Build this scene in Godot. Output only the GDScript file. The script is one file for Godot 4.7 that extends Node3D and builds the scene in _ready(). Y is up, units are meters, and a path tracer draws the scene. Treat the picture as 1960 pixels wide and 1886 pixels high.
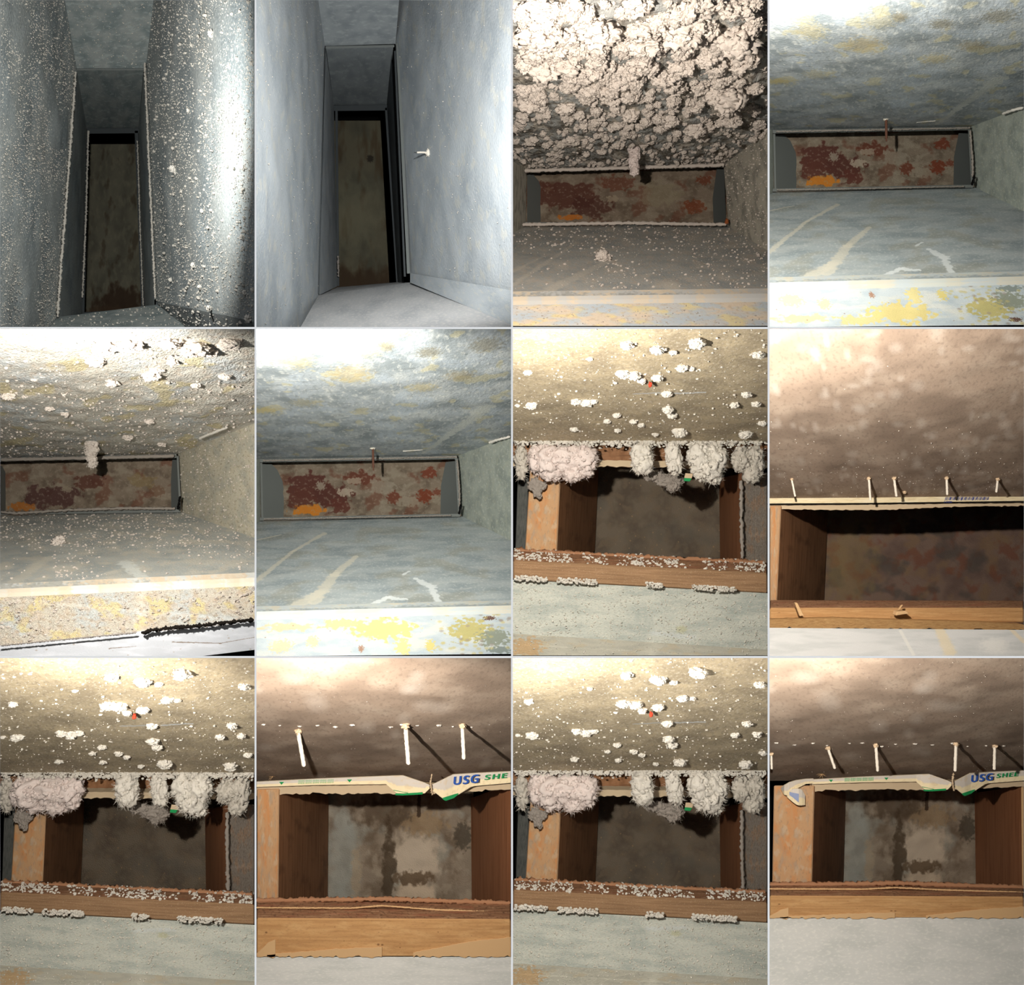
extends Node3D
# Twelve cut-away air ducts, seen down their length, standing in a rack with white front edges.
# P(u, v, k): the point seen at pixel (u, v) of the 1960 x 1886 frame, 1.5 * k metres from the camera plane; at k = 1 one pixel is a millimetre.

var ox := 0.0
var oy := 0.0
var where := ""
var rng := RandomNumberGenerator.new()
var names := {}
var ico := {}
var protos := []
var speck_mesh: Mesh
var pale_speck: Mesh
var M := {}
var bump_grain: Texture2D
var bump_coarse: Texture2D


func _ready() -> void:
	rng.seed = 7
	var cam := Camera3D.new()
	cam.name = "camera"
	cam.fov = rad_to_deg(2.0 * atan(943.0 / 1500.0))
	cam.near = 0.05
	cam.far = 50.0
	add_child(cam)
	cam.make_current()
	var env := Environment.new()
	env.background_mode = Environment.BG_COLOR
	env.background_color = Color(0.93, 0.94, 0.95)
	env.background_energy_multiplier = 0.9
	env.tonemap_mode = Environment.TONE_MAPPER_LINEAR
	env.tonemap_exposure = 1.0
	env.sdfgi_enabled = true
	env.ssao_enabled = true
	env.ssil_enabled = true
	var we := WorldEnvironment.new()
	we.name = "world_environment"
	we.environment = env
	add_child(we)
	# one torch in the mouth of each duct: cell corner, place inside the cell, depth, energy, colour
	torch(0, 0, 140, 150, 0.745, 1.0, Color(1.0, 1.0, 0.98), 255, 300)
	torch(491, 0, 310, 140, 0.745, 1.0, Color(1.0, 1.0, 0.99), 280, 300)
	torch(982, 0, 12, 190, 0.745, 1.2, Color(1.0, 0.96, 0.91), 120, 300)
	torch(1473, 0, 12, 60, 0.84, 1.6, Color(1.0, 0.99, 0.95), 120, 270)
	torch(0, 630, 12, 130, 0.78, 1.6, Color(1.0, 0.98, 0.94), 140, 310)
	torch(491, 630, 12, 125, 0.80, 1.6, Color(1.0, 0.99, 0.95), 120, 270)
	torch(982, 630, 8, 145, 0.77, 1.4, Color(1.0, 0.97, 0.92), 120, 310)
	torch(1473, 630, 8, 130, 0.77, 2.1, Color(1.0, 0.96, 0.91), 120, 300)
	torch(0, 1260, 8, 170, 0.75, 1.4, Color(1.0, 0.97, 0.92), 120, 310)
	torch(491, 1260, 6, 140, 0.77, 2.0, Color(1.0, 0.96, 0.91), 130, 310)
	torch(982, 1260, 8, 170, 0.75, 1.4, Color(1.0, 0.97, 0.92), 120, 310)
	torch(1473, 1260, 6, 145, 0.77, 2.0, Color(1.0, 0.96, 0.91), 130, 310)
	materials()
	rack()
	panel_narrow_dusty()
	panel_narrow_clean()
	panel_lint()
	panel_rust(1473, 0, "in the top right duct")
	panel_dusty_boot()
	panel_rust(491, 630, "in the second duct of the middle row")
	panel_tufts(982, 630, "in the middle row, third duct")
	panel_barcode()
	panel_tufts(0, 1260, "in the bottom left duct")
	panel_board(491, 1260, "in the bottom row, second duct", false)
	panel_tufts(982, 1260, "in the bottom row, third duct")
	panel_board(1473, 1260, "in the bottom right duct", true)


func torch(cx: float, cy: float, u: float, v: float, k: float, energy: float, c: Color, aim_u: float, aim_v: float) -> void:
	var l := SpotLight3D.new()
	l.name = "torch"
	l.position = P(cx + u, cy + v, k)
	l.basis = Basis.looking_at(P(cx + aim_u, cy + aim_v, 1.6) - l.position, Vector3.UP)
	l.spot_angle = 68.0
	l.spot_angle_attenuation = 1.0
	l.light_energy = energy
	l.light_color = c
	l.light_size = 0.008
	l.spot_range = 6.0
	l.spot_attenuation = 2.0
	l.shadow_enabled = true
	add_child(l, true)


# ---------------------------------------------------------------- helpers: places, things, tags
func P(u: float, v: float, k: float) -> Vector3:
	return Vector3((u - 980.0) * k, (943.0 - v) * k, -1500.0 * k) * 0.001


func Q(u: float, v: float, k: float) -> Vector3:
	return P(ox + u, oy + v, k)


func A(p: Array) -> Vector3:
	return Q(p[0], p[1], p[2])


func numbered(called: String) -> String:
	var n: int = names.get(called, 0)
	names[called] = n + 1
	return called if n == 0 else "%s_%03d" % [called, n]


func tag(o: Node3D, label: String, category: String, group := "") -> Node3D:
	o.set_meta("label", label)
	o.set_meta("category", category)
	if group:
		o.set_meta("group", group)
	return o


func thing(called: String, at: Vector3, label: String, category: String, group := "") -> Node3D:
	var o := Node3D.new()
	o.name = numbered(called)
	o.position = at
	add_child(o, true)
	return tag(o, label, category, group)


func part(called: String, mesh: Mesh, parent: Node3D) -> MeshInstance3D:
	var o := MeshInstance3D.new()
	o.mesh = mesh
	o.name = called if parent != self else numbered(called)
	o.position = -origin_of(parent)   # meshes are made in world metres
	parent.add_child(o, true)
	return o


func origin_of(n: Node3D) -> Vector3:
	var at := Vector3.ZERO
	while n != self:
		at += n.position
		n = n.get_parent()
	return at


func cell(x: float, y: float, phrase: String) -> void:
	ox = x
	oy = y
	where = phrase
	rng.seed = 100 + int(y) * 3 + int(x)


# ---------------------------------------------------------------- helpers: shapes
class Geo:
	var pos := PackedVector3Array()
	var nrm := PackedVector3Array()
	var uv := PackedVector2Array()

	func tri(a: Vector3, b: Vector3, c: Vector3, na: Vector3, nb: Vector3, nc: Vector3, ta: Vector2, tb: Vector2, tc: Vector2) -> void:
		if (b - a).cross(c - a).dot(na + nb + nc) > 0.0:
			pos.append_array([a, c, b]); nrm.append_array([na, nc, nb]); uv.append_array([ta, tc, tb])
		else:
			pos.append_array([a, b, c]); nrm.append_array([na, nb, nc]); uv.append_array([ta, tb, tc])

	func quad(a: Vector3, b: Vector3, c: Vector3, d: Vector3, away: Vector3) -> void:
		var n := (c - a).cross(d - b).normalized()
		if n.dot(away) < 0.0:
			n = -n
		tri(a, b, c, n, n, n, Vector2(0, 0), Vector2(1, 0), Vector2(1, 1))
		tri(a, c, d, n, n, n, Vector2(0, 0), Vector2(1, 1), Vector2(0, 1))

	func into(mesh: ArrayMesh, m: Material) -> ArrayMesh:
		if pos.is_empty():
			return mesh
		var arr := []
		arr.resize(Mesh.ARRAY_MAX)
		arr[Mesh.ARRAY_VERTEX] = pos
		arr[Mesh.ARRAY_NORMAL] = nrm
		arr[Mesh.ARRAY_TEX_UV] = uv
		mesh.add_surface_from_arrays(Mesh.PRIMITIVE_TRIANGLES, arr)
		mesh.surface_set_material(mesh.get_surface_count() - 1, m)
		return mesh

	func mesh(m: Material) -> ArrayMesh:
		return into(ArrayMesh.new(), m)


# a flat sheet: three points (u, v, k) give its plane, a convex outline of pixels its edge
func facet(three: Array, outline: Array) -> Dictionary:
	var a := A(three[0])
	var n := (A(three[1]) - a).cross(A(three[2]) - a).normalized()
	if n.dot(a) > 0.0:
		n = -n
	var f := {"a": a, "n": n}
	var mid := Vector2.ZERO
	for p in outline:
		mid += Vector2(p[0], p[1])
	mid /= outline.size()
	var planes := PackedVector3Array()
	var pts := PackedVector3Array()
	for i in outline.size():
		var p: Array = outline[i]
		var q: Array = outline[(i + 1) % outline.size()]
		pts.append(on(f, p[0], p[1]))
		if absf(p[0] - q[0]) + absf(p[1] - q[1]) < 0.01:
			continue
		var e := Q(p[0], p[1], 1).cross(Q(q[0], q[1], 1)).normalized()
		if e.dot(Q(mid.x, mid.y, 1)) < 0.0:
			e = -e
		planes.append(e)
	# e1 keeps its depth, e2 follows the duct inwards (or down, on a sheet that faces the eye)
	var e1 := Vector3.RIGHT - n * n.x
	var e2 := Vector3.DOWN + n * n.y
	if absf(n.z) < 0.85:
		e1 = n.cross(Vector3.BACK).normalized()
		var across := e1.cross(Vector3.BACK)
		var inward := Q(243, 313, 1)
		e2 = inward - across * (n.dot(inward) / n.dot(across))
	e1 = e1.normalized()
	e2 = e2.normalized()
	var c := e1.dot(e2)
	f.d1 = (e1 - e2 * c) / (1.0 - c * c)
	f.d2 = (e2 - e1 * c) / (1.0 - c * c)
	var lo := Vector2(1e9, 1e9)
	var hi := Vector2(-1e9, -1e9)
	for p in pts:
		var s := Vector2((p - a).dot(f.d1), (p - a).dot(f.d2))
		lo = lo.min(s)
		hi = hi.max(s)
	f.merge({"o": a + e1 * lo.x + e2 * lo.y, "e1": e1, "e2": e2, "w": hi.x - lo.x, "h": hi.y - lo.y, "planes": planes})
	return f


func on(f: Dictionary, u: float, v: float) -> Vector3:
	var d := Q(u, v, 1)
	var n: Vector3 = f.n
	return d * ((f.a as Vector3).dot(n) / d.dot(n))


func kat(f: Dictionary, u: float, v: float) -> float:
	return on(f, u, v).z / -1.5


func st(f: Dictionary, u: float, v: float) -> Vector2:
	var p := on(f, u, v) - (f.o as Vector3)
	return Vector2(p.dot(f.d1) / f.w, p.dot(f.d2) / f.h)


func sheet(f: Dictionary, called: String, parent: Node3D, m: Material, cells := 40, amp := 0.0, freq := 8.0, sd := 1, amp2 := 0.0, freq2 := 40.0) -> MeshInstance3D:
	var noise := FastNoiseLite.new()
	noise.seed = sd
	noise.frequency = 1.0
	noise.fractal_octaves = 3
	var nx: int = maxi(2, int(cells * clampf(f.w / maxf(f.w, f.h), 0.15, 1.0)))
	var ny: int = maxi(2, int(cells * clampf(f.h / maxf(f.w, f.h), 0.15, 1.0)))
	var planes: PackedVector3Array = f.planes
	var o: Vector3 = f.o
	var n: Vector3 = f.n
	var dx: Vector3 = f.e1 * (f.w / nx)
	var dy: Vector3 = f.e2 * (f.h / ny)
	var row := nx + 1
	var vp := PackedVector3Array()
	var vn := PackedVector3Array()
	var vt := PackedVector2Array()
	var inside := PackedByteArray()
	for j in ny + 1:
		for i in row:
			var p := o + dx * i + dy * j
			var least := 1e9
			for e in planes:
				least = minf(least, e.dot(p))
			inside.append(1 if least >= -1e-7 else 0)
			if amp > 0.0 or amp2 > 0.0:
				var fade := smoothstep(0.0, 0.02, least)
				p += n * fade * (amp * noise.get_noise_3dv(p * freq) + amp2 * noise.get_noise_3dv(p * freq2))
			vp.append(p)
			vt.append(Vector2(float(i) / nx, float(j) / ny))
	for j in ny + 1:
		for i in row:
			var ax := vp[j * row + mini(i + 1, nx)] - vp[j * row + maxi(i - 1, 0)]
			var ay := vp[mini(j + 1, ny) * row + i] - vp[maxi(j - 1, 0) * row + i]
			var q := ax.cross(ay).normalized()
			vn.append(q if q.dot(n) > 0.0 else -q)
	var g := Geo.new()
	for j in ny:
		for i in nx:
			var c := j * row + i
			for t in [[c, c + 1, c + row + 1], [c, c + row + 1, c + row]]:
				var s: int = inside[t[0]] + inside[t[1]] + inside[t[2]]
				if s == 3:
					g.tri(vp[t[0]], vp[t[1]], vp[t[2]], vn[t[0]], vn[t[1]], vn[t[2]], vt[t[0]], vt[t[1]], vt[t[2]])
				else:
					clip(g, [vp[t[0]], vp[t[1]], vp[t[2]]], [vn[t[0]], vn[t[1]], vn[t[2]]], [vt[t[0]], vt[t[1]], vt[t[2]]], planes)
	# the back of the metal, a few millimetres behind
	var back := -n * 0.006
	clip(g, [o + back, o + back + f.e1 * f.w, o + back + f.e1 * f.w + f.e2 * f.h], [-n, -n, -n], [Vector2.ZERO, Vector2.RIGHT, Vector2.ONE], planes)
	clip(g, [o + back, o + back + f.e1 * f.w + f.e2 * f.h, o + back + f.e2 * f.h], [-n, -n, -n], [Vector2.ZERO, Vector2.ONE, Vector2.DOWN], planes)
	return part(called, g.mesh(m), parent)


func clip(g: Geo, p: Array, n: Array, t: Array, planes: PackedVector3Array) -> void:
	for e in planes:
		var p2 := []
		var n2 := []
		var t2 := []
		for i in p.size():
			var j := (i + 1) % p.size()
			var a: float = e.dot(p[i])
			var b: float = e.dot(p[j])
			if a >= 0.0:
				p2.append(p[i]); n2.append(n[i]); t2.append(t[i])
			if (a >= 0.0) != (b >= 0.0):
				var s := a / (a - b)
				p2.append((p[i] as Vector3).lerp(p[j], s)); n2.append((n[i] as Vector3).lerp(n[j], s).normalized()); t2.append((t[i] as Vector2).lerp(t[j], s))
		p = p2
		n = n2
		t = t2
		if p.size() < 3:
			return
	for i in range(1, p.size() - 1):
		g.tri(p[0], p[i], p[i + 1], n[0], n[i], n[i + 1], t[0], t[i], t[i + 1])


# a bent sheet between four corners (u, v, k)
func patch(c: Array, called: String, parent: Node3D, m: Material, cells := 16, amp := 0.0, freq := 10.0, sd := 1) -> MeshInstance3D:
	var noise := FastNoiseLite.new()
	noise.seed = sd
	noise.frequency = 1.0
	var q := [A(c[0]), A(c[1]), A(c[2]), A(c[3])]
	var n0: Vector3 = (q[1] - q[0]).cross(q[3] - q[0]).normalized()
	if n0.dot(q[0]) > 0.0:
		n0 = -n0
	var g := Geo.new()
	for side in 2:
		var k := cells if side == 0 else 2
		var vp := PackedVector3Array()
		var vt := PackedVector2Array()
		for j in k + 1:
			for i in k + 1:
				var s := float(i) / k
				var t := float(j) / k
				var p: Vector3 = (q[0] as Vector3).lerp(q[1], s).lerp((q[3] as Vector3).lerp(q[2], s), t)
				if side == 0:
					p += n0 * amp * noise.get_noise_3dv(p * freq) * 4.0 * minf(minf(s, 1.0 - s), minf(minf(t, 1.0 - t), 0.25))
				else:
					p -= n0 * 0.006
				vp.append(p)
				vt.append(Vector2(s, t))
		var vn := PackedVector3Array()
		var row := k + 1
		for j in row:
			for i in row:
				var nn := (vp[j * row + mini(i + 1, k)] - vp[j * row + maxi(i - 1, 0)]).cross(vp[mini(j + 1, k) * row + i] - vp[maxi(j - 1, 0) * row + i]).normalized()
				vn.append((nn if nn.dot(n0) > 0.0 else -nn) * (1 if side == 0 else -1))
		for j in k:
			for i in k:
				var a := j * row + i
				for t in [[a, a + 1, a + row + 1], [a, a + row + 1, a + row]]:
					g.tri(vp[t[0]], vp[t[1]], vp[t[2]], vn[t[0]], vn[t[1]], vn[t[2]], vt[t[0]], vt[t[1]], vt[t[2]])
	return part(called, g.mesh(m), parent)


# a solid with eight corners (front TL TR BR BL, back TL TR BR BL) and chamfered edges; mats: front, left, right, top, bottom, back
const FACES := [[0, 1, 2, 3], [4, 0, 3, 7], [1, 5, 6, 2], [4, 5, 1, 0], [3, 2, 6, 7], [5, 4, 7, 6]]


func solid(c: Array, mats: Array, bevel := 0.002) -> ArrayMesh:
	var mid := Vector3.ZERO
	for p in c:
		mid += p / 8.0
	var geos := {}
	var inset := {}
	for fi in 6:
		var f: Array = FACES[fi]
		for i in 4:
			var v: Vector3 = c[f[i]]
			var a: Vector3 = c[f[(i + 1) % 4]] - v
			var b: Vector3 = c[f[(i + 3) % 4]] - v
			inset[Vector2i(fi, f[i])] = v + a.normalized() * minf(bevel, a.length() * 0.3) + b.normalized() * minf(bevel, b.length() * 0.3)
	var mat_of := func(fi: int) -> Material: return mats[mini(fi, mats.size() - 1)]
	for fi in 6:
		var f: Array = FACES[fi]
		var m: Material = mat_of.call(fi)
		if not geos.has(m):
			geos[m] = Geo.new()
		var q := [inset[Vector2i(fi, f[0])], inset[Vector2i(fi, f[1])], inset[Vector2i(fi, f[2])], inset[Vector2i(fi, f[3])]]
		geos[m].quad(q[0], q[1], q[2], q[3], (q[0] + q[2]) / 2.0 - mid)
		for fj in range(fi + 1, 6):   # the chamfer between two faces
			var both: Array = f.filter(func(x): return x in FACES[fj])
			if both.size() == 2:
				var e := [inset[Vector2i(fi, both[0])], inset[Vector2i(fi, both[1])], inset[Vector2i(fj, both[1])], inset[Vector2i(fj, both[0])]]
				geos[m].quad(e[0], e[1], e[2], e[3], (e[0] + e[2]) / 2.0 - mid)
	var m0: Material = mat_of.call(0)
	for v in 8:
		var own := []
		for fi in 6:
			if v in FACES[fi]:
				own.append(inset[Vector2i(fi, v)])
		var n: Vector3 = (c[v] - mid).normalized()
		geos[m0].tri(own[0], own[1], own[2], n, n, n, Vector2.ZERO, Vector2.ZERO, Vector2.ZERO)
	var mesh := ArrayMesh.new()
	for m in geos:
		geos[m].into(mesh, m)
	return mesh


# a solid from a face (four corners u, v, k) pushed back by the way from its corner `via` to a point behind
func pushed(face: Array, by: Vector3, mats: Array, bevel := 0.003) -> ArrayMesh:
	var c := []
	for p in face:
		c.append(A(p))
	for i in 4:
		c.append(c[i] + by)
	return solid(c, mats, bevel)


# a plank whose front face is given; its top runs back to the line v0..v1 at depth k
func plank(f: Array, v0: float, v1: float, k: float, mats: Array) -> ArrayMesh:
	var c := []
	for p in f:
		c.append(A(p))
	for p in [[f[0][0], v0, k], [f[1][0], v1, k], [f[1][0], v1 + (f[2][1] - f[1][1]) * f[1][2] / k, k], [f[0][0], v0 + (f[3][1] - f[0][1]) * f[0][2] / k, k]]:
		c.append(A(p))
	return solid(c, mats, 0.003)


# a flat bar along a line of pixels
func bar(a: Array, b: Array, width: float, deep: float, m: Material, bevel := 0.0008) -> ArrayMesh:
	var d := Vector2(b[0] - a[0], b[1] - a[1]).normalized()
	var s := Vector2(-d.y, d.x) * width * 0.5
	var f := [[a[0] - s.x, a[1] - s.y, a[2]], [b[0] - s.x, b[1] - s.y, b[2]], [b[0] + s.x, b[1] + s.y, b[2]], [a[0] + s.x, a[1] + s.y, a[2]]]
	var away := A(a).normalized() * deep
	return pushed(f, away, [m], bevel)


# a strip between an upper and a lower line: columns [u, top, bottom, k]
func ribbon(cols: Array, thick: float, m: Material, lumps := 0.0, sd := 1) -> ArrayMesh:
	var noise := FastNoiseLite.new()
	noise.seed = sd
	noise.frequency = 1.0
	var fine := []
	for i in cols.size() - 1:
		var a: Array = cols[i]
		var b: Array = cols[i + 1]
		var n: int = maxi(1, int(absf(b[0] - a[0]) / 6.0))
		for j in n:
			var t := float(j) / n
			fine.append([lerpf(a[0], b[0], t), lerpf(a[1], b[1], t), lerpf(a[2], b[2], t), lerpf(a[3], b[3], t)])
	fine.append(cols[-1])
	var g := Geo.new()
	var u0: float = fine[0][0]
	var uw: float = fine[-1][0] - u0
	var away := Vector3(0, 0, -thick)
	var rows := []
	for c in fine:
		var w := lumps * noise.get_noise_2d(c[0] * 0.09, 3.0)
		var w2 := lumps * noise.get_noise_2d(c[0] * 0.3, 9.0)
		rows.append([Q(c[0], c[1] + w * 0.4, c[3]), Q(c[0], c[2] + w + w2, c[3]), (c[0] - u0) / uw])
	for i in rows.size() - 1:
		var a: Array = rows[i]
		var b: Array = rows[i + 1]
		var n: Vector3 = (b[0] - a[0]).cross(a[1] - a[0]).normalized()
		if n.z < 0.0:
			n = -n
		var ta := Vector2(a[2], 0)
		var tb := Vector2(b[2], 0)
		g.tri(a[0], b[0], b[1], n, n, n, ta, tb, tb + Vector2(0, 1))
		g.tri(a[0], b[1], a[1], n, n, n, ta, tb + Vector2(0, 1), ta + Vector2(0, 1))
		g.quad(a[0] + away, b[0] + away, b[1] + away, a[1] + away, -n)
		g.quad(a[0], b[0], b[0] + away, a[0] + away, Vector3.UP)
		g.quad(a[1], b[1], b[1] + away, a[1] + away, Vector3.DOWN)
	for e in [rows[0], rows[-1]]:
		g.quad(e[0], e[1], e[1] + away, e[0] + away, Vector3.LEFT if e == rows[0] else Vector3.RIGHT)
	return g.mesh(m)


func sphere(level: int) -> Array:
	if ico.has(level):
		return ico[level]
	var v := PackedVector3Array()
	var f := PackedInt32Array()
	if level == 0:
		var t := (1.0 + sqrt(5.0)) / 2.0
		for p in [[-1, t, 0], [1, t, 0], [-1, -t, 0], [1, -t, 0], [0, -1, t], [0, 1, t], [0, -1, -t], [0, 1, -t], [t, 0, -1], [t, 0, 1], [-t, 0, -1], [-t, 0, 1]]:
			v.append(Vector3(p[0], p[1], p[2]).normalized())
		f = PackedInt32Array([0, 11, 5, 0, 5, 1, 0, 1, 7, 0, 7, 10, 0, 10, 11, 1, 5, 9, 5, 11, 4, 11, 10, 2, 10, 7, 6, 7, 1, 8, 3, 9, 4, 3, 4, 2, 3, 2, 6, 3, 6, 8, 3, 8, 9, 4, 9, 5, 2, 4, 11, 6, 2, 10, 8, 6, 7, 9, 8, 1])
	else:
		var low := sphere(level - 1)
		v = (low[0] as PackedVector3Array).duplicate()
		var lf: PackedInt32Array = low[1]
		var seen := {}
		for i in range(0, lf.size(), 3):
			var m := []
			for e in 3:
				var a := lf[i + e]
				var b := lf[i + (e + 1) % 3]
				var key := mini(a, b) * 100000 + maxi(a, b)
				if not seen.has(key):
					seen[key] = v.size()
					v.append(((v[a] + v[b]) / 2.0).normalized())
				m.append(seen[key])
			f.append_array([lf[i], m[0], m[2], lf[i + 1], m[1], m[0], lf[i + 2], m[2], m[1], m[0], m[1], m[2]])
	ico[level] = [v, f]
	return ico[level]


# one lumpy ball added to a Geo
func lump(g: Geo, at: Vector3, size: Vector3, level: int, sd: int, rough := 0.35, fine := 0.16) -> void:
	var noise := FastNoiseLite.new()
	noise.seed = sd
	noise.frequency = 1.0
	noise.fractal_octaves = 2
	var s := sphere(level)
	var v: PackedVector3Array = s[0]
	var f: PackedInt32Array = s[1]
	var p := PackedVector3Array()
	p.resize(v.size())
	var n := PackedVector3Array()
	n.resize(v.size())
	var hf := 7.0 if level >= 4 else 4.0
	for i in v.size():
		var q := v[i]
		var r := 1.0 + rough * noise.get_noise_3dv(q * 1.4) * 1.6 + fine * noise.get_noise_3dv(q * hf + Vector3(9, 0, 0)) * 1.8
		if level >= 4:
			r += fine * 0.7 * noise.get_noise_3dv(q * 19.0 + Vector3(0, 5, 0)) * 1.6
		p[i] = at + q * size * r
	for i in range(0, f.size(), 3):
		var c := (p[f[i + 1]] - p[f[i]]).cross(p[f[i + 2]] - p[f[i]])
		for e in 3:
			n[f[i + e]] += c
	for i in n.size():
		n[i] = n[i].normalized() if n[i].length_squared() > 1e-20 else v[i]
		if n[i].dot(p[i] - at) < 0.0:
			n[i] = -n[i]
	for i in range(0, f.size(), 3):
		g.tri(p[f[i]], p[f[i + 1]], p[f[i + 2]], n[f[i]], n[f[i + 1]], n[f[i + 2]], Vector2.ZERO, Vector2.ZERO, Vector2.ZERO)


# fluff: a soft core with many small balls on it
func fluff(g: Geo, at: Vector3, size: Vector3, balls: int, small: float, big: float, level: int, sd: int, rough := 0.2) -> void:
	lump(g, at, size * 0.92, 3, sd, rough, 0.08)
	var r := RandomNumberGenerator.new()
	r.seed = sd
	for i in balls:
		var d := Vector3(r.randfn(), r.randfn(), r.randfn()).normalized()
		var b := lerpf(small, big, pow(r.randf(), 2.0))
		lump(g, at + d * size * r.randf_range(0.72, 0.98), Vector3(b * r.randf_range(0.7, 1.2), b * r.randf_range(0.7, 1.2), b), level, sd * 100 + i, 0.4, 0.3)


func hair(g: Geo, at: Vector3, d: Vector3, length: float, width: float) -> void:
	var side := d.cross(Vector3(rng.randf() - 0.5, rng.randf() - 0.5, rng.randf() - 0.5)).normalized()
	var bend := side.cross(d) * length * rng.randf_range(-0.5, 0.5)
	var a := at
	for i in 3:
		var t := (i + 1) / 3.0
		var b := at + d * length * t + bend * t * t
		var wa := side * width * (1.0 - i / 3.0)
		var wb := side * width * (1.0 - t) + side * width * 0.1
		var n := side.cross(b - a).normalized()
		g.tri(a - wa, a + wa, b + wb, n, n, n, Vector2.ZERO, Vector2.ZERO, Vector2.ZERO)
		g.tri(a - wa, b + wb, b - wb, n, n, n, Vector2.ZERO, Vector2.ZERO, Vector2.ZERO)
		a = b


# a rough thread of lint along points
func rope(pts: Array, radius: float, sd: int, m: Material, rough := 0.6) -> ArrayMesh:
	var noise := FastNoiseLite.new()
	noise.seed = sd
	noise.frequency = 1.0
	noise.fractal_octaves = 3
	var line := []
	for i in pts.size() - 1:
		var n: int = maxi(2, int((pts[i] as Vector3).distance_to(pts[i + 1]) / (radius * 0.5)))
		for j in n:
			line.append((pts[i] as Vector3).lerp(pts[i + 1], float(j) / n))
	line.append(pts[-1])
	var g := Geo.new()
	var ring := []
	for i in line.size():
		var d: Vector3 = (line[mini(i + 1, line.size() - 1)] - line[maxi(i - 1, 0)]).normalized()
		var x := d.cross(Vector3(0.3, 0.2, 1)).normalized()
		var y := d.cross(x)
		var now := []
		var ends := 0.3 if i == 0 or i == line.size() - 1 else 1.0
		for j in 9:
			var a := TAU * (j % 8) / 8.0
			var o := x * cos(a) + y * sin(a)
			var q: Vector3 = line[i] + o * radius
			var r := radius * ends * maxf(0.15, 1.0 + rough * 1.8 * noise.get_noise_3dv(q / radius * 0.4) + rough * noise.get_noise_3dv(q / radius * 1.3))
			now.append([line[i] + o * r, o])
		if ring:
			for j in 8:
				g.tri(ring[j][0], ring[j + 1][0], now[j + 1][0], ring[j][1], ring[j + 1][1], now[j + 1][1], Vector2.ZERO, Vector2.ZERO, Vector2.ZERO)
				g.tri(ring[j][0], now[j + 1][0], now[j][0], ring[j][1], now[j + 1][1], now[j][1], Vector2.ZERO, Vector2.ZERO, Vector2.ZERO)
		ring = now
	return g.mesh(m)


# grains strewn over a sheet: transforms for a MultiMesh
func strewn(f: Dictionary, count: int, small: float, big: float, power := 3.0, chance = null) -> Array:
	var out := []
	var planes: PackedVector3Array = f.planes
	var tries := 0
	while out.size() < count and tries < count * 12:
		tries += 1
		var p: Vector3 = f.o + f.e1 * (f.w * rng.randf()) + f.e2 * (f.h * rng.randf())
		var ok := true
		for e in planes:
			if e.dot(p) < 0.002:
				ok = false
				break
		if not ok:
			continue
		if chance != null:
			var k := p.z / -1.5
			if rng.randf() > chance.call(p.x * 1000.0 / k + 980.0 - ox, 943.0 - p.y * 1000.0 / k - oy):
				continue
		var r := lerpf(small, big, pow(rng.randf(), power))
		out.append(at_random(p + f.n * r * 0.45, r))
	return out


func at_random(p: Vector3, r: float) -> Transform3D:
	var b := Basis(Vector3(rng.randfn(), rng.randfn(), rng.randfn()).normalized(), rng.randf() * TAU)
	return Transform3D(b.scaled(Vector3(r * rng.randf_range(0.7, 1.3), r * rng.randf_range(0.6, 1.0), r * rng.randf_range(0.7, 1.3))), p)


func grains(called: String, places: Array, mesh: Mesh, label: String, category: String) -> void:
	var mm := MultiMesh.new()
	mm.transform_format = MultiMesh.TRANSFORM_3D
	mm.mesh = mesh
	mm.instance_count = places.size()
	for i in places.size():
		mm.set_instance_transform(i, places[i])
	var o := MultiMeshInstance3D.new()
	o.multimesh = mm
	o.name = numbered(called)
	add_child(o, true)
	tag(o, label, category)
	o.set_meta("kind", "stuff")


# clumps of one group are told apart by their height on the sheet and their order from the left
var mates := []


func label_mates(pattern: String) -> void:
	var bands := {}
	for m in mates:
		var b: int = clampi(int(m[2] / 50.0), 0, 12)
		if not bands.has(b):
			bands[b] = []
		bands[b].append(m)
	var keys := bands.keys()
	keys.sort()
	for n in keys.size():
		var row: Array = bands[keys[n]]
		row.sort_custom(func(a, b): return a[1] < b[1])
		for i in row.size():
			var px: float = row[i][3]
			var size: String = "tiny" if px < 4.5 else "small" if px < 7.0 else "middling" if px < 11.0 else "large"
			var nth: String = ["first", "second", "third", "fourth", "fifth", "sixth", "seventh", "eighth", "ninth", "tenth", "eleventh", "twelfth"][mini(i, 11)]
			var level: String = ["top", "second", "third", "fourth", "fifth", "sixth", "seventh", "eighth", "ninth", "tenth", "eleventh", "twelfth", "last"][mini(n, 12)]
			(row[i][0] as Node).set_meta("label", pattern % [size, nth, level])
	mates.clear()


func clump(f: Dictionary, u: float, v: float, px: float, label: String, group: String, wide := 1.0, called := "lint_clump", m: Material = null) -> void:
	u = clampf(u, px * 1.3 * wide, 486.0 - px * 1.3 * wide)
	v = maxf(v, px * 1.7)
	var p := on(f, u, v)
	var r := px * p.z / -1.5 * 0.001
	var o := MeshInstance3D.new()
	o.mesh = protos[rng.randi() % protos.size()]
	if m:
		o.material_override = m
	if group:
		mates.append([o, u, v, px])
	o.name = numbered(called)
	o.position = p + f.n * r * 0.45
	o.basis = Basis(Vector3.BACK, rng.randf_range(-0.5, 0.5)).scaled(Vector3(r * wide, r, r)) * Basis(Vector3(rng.randfn(), rng.randfn(), rng.randfn()).normalized(), rng.randf() * 0.6)
	add_child(o, true)
	tag(o, label, "lint", group)


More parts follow.
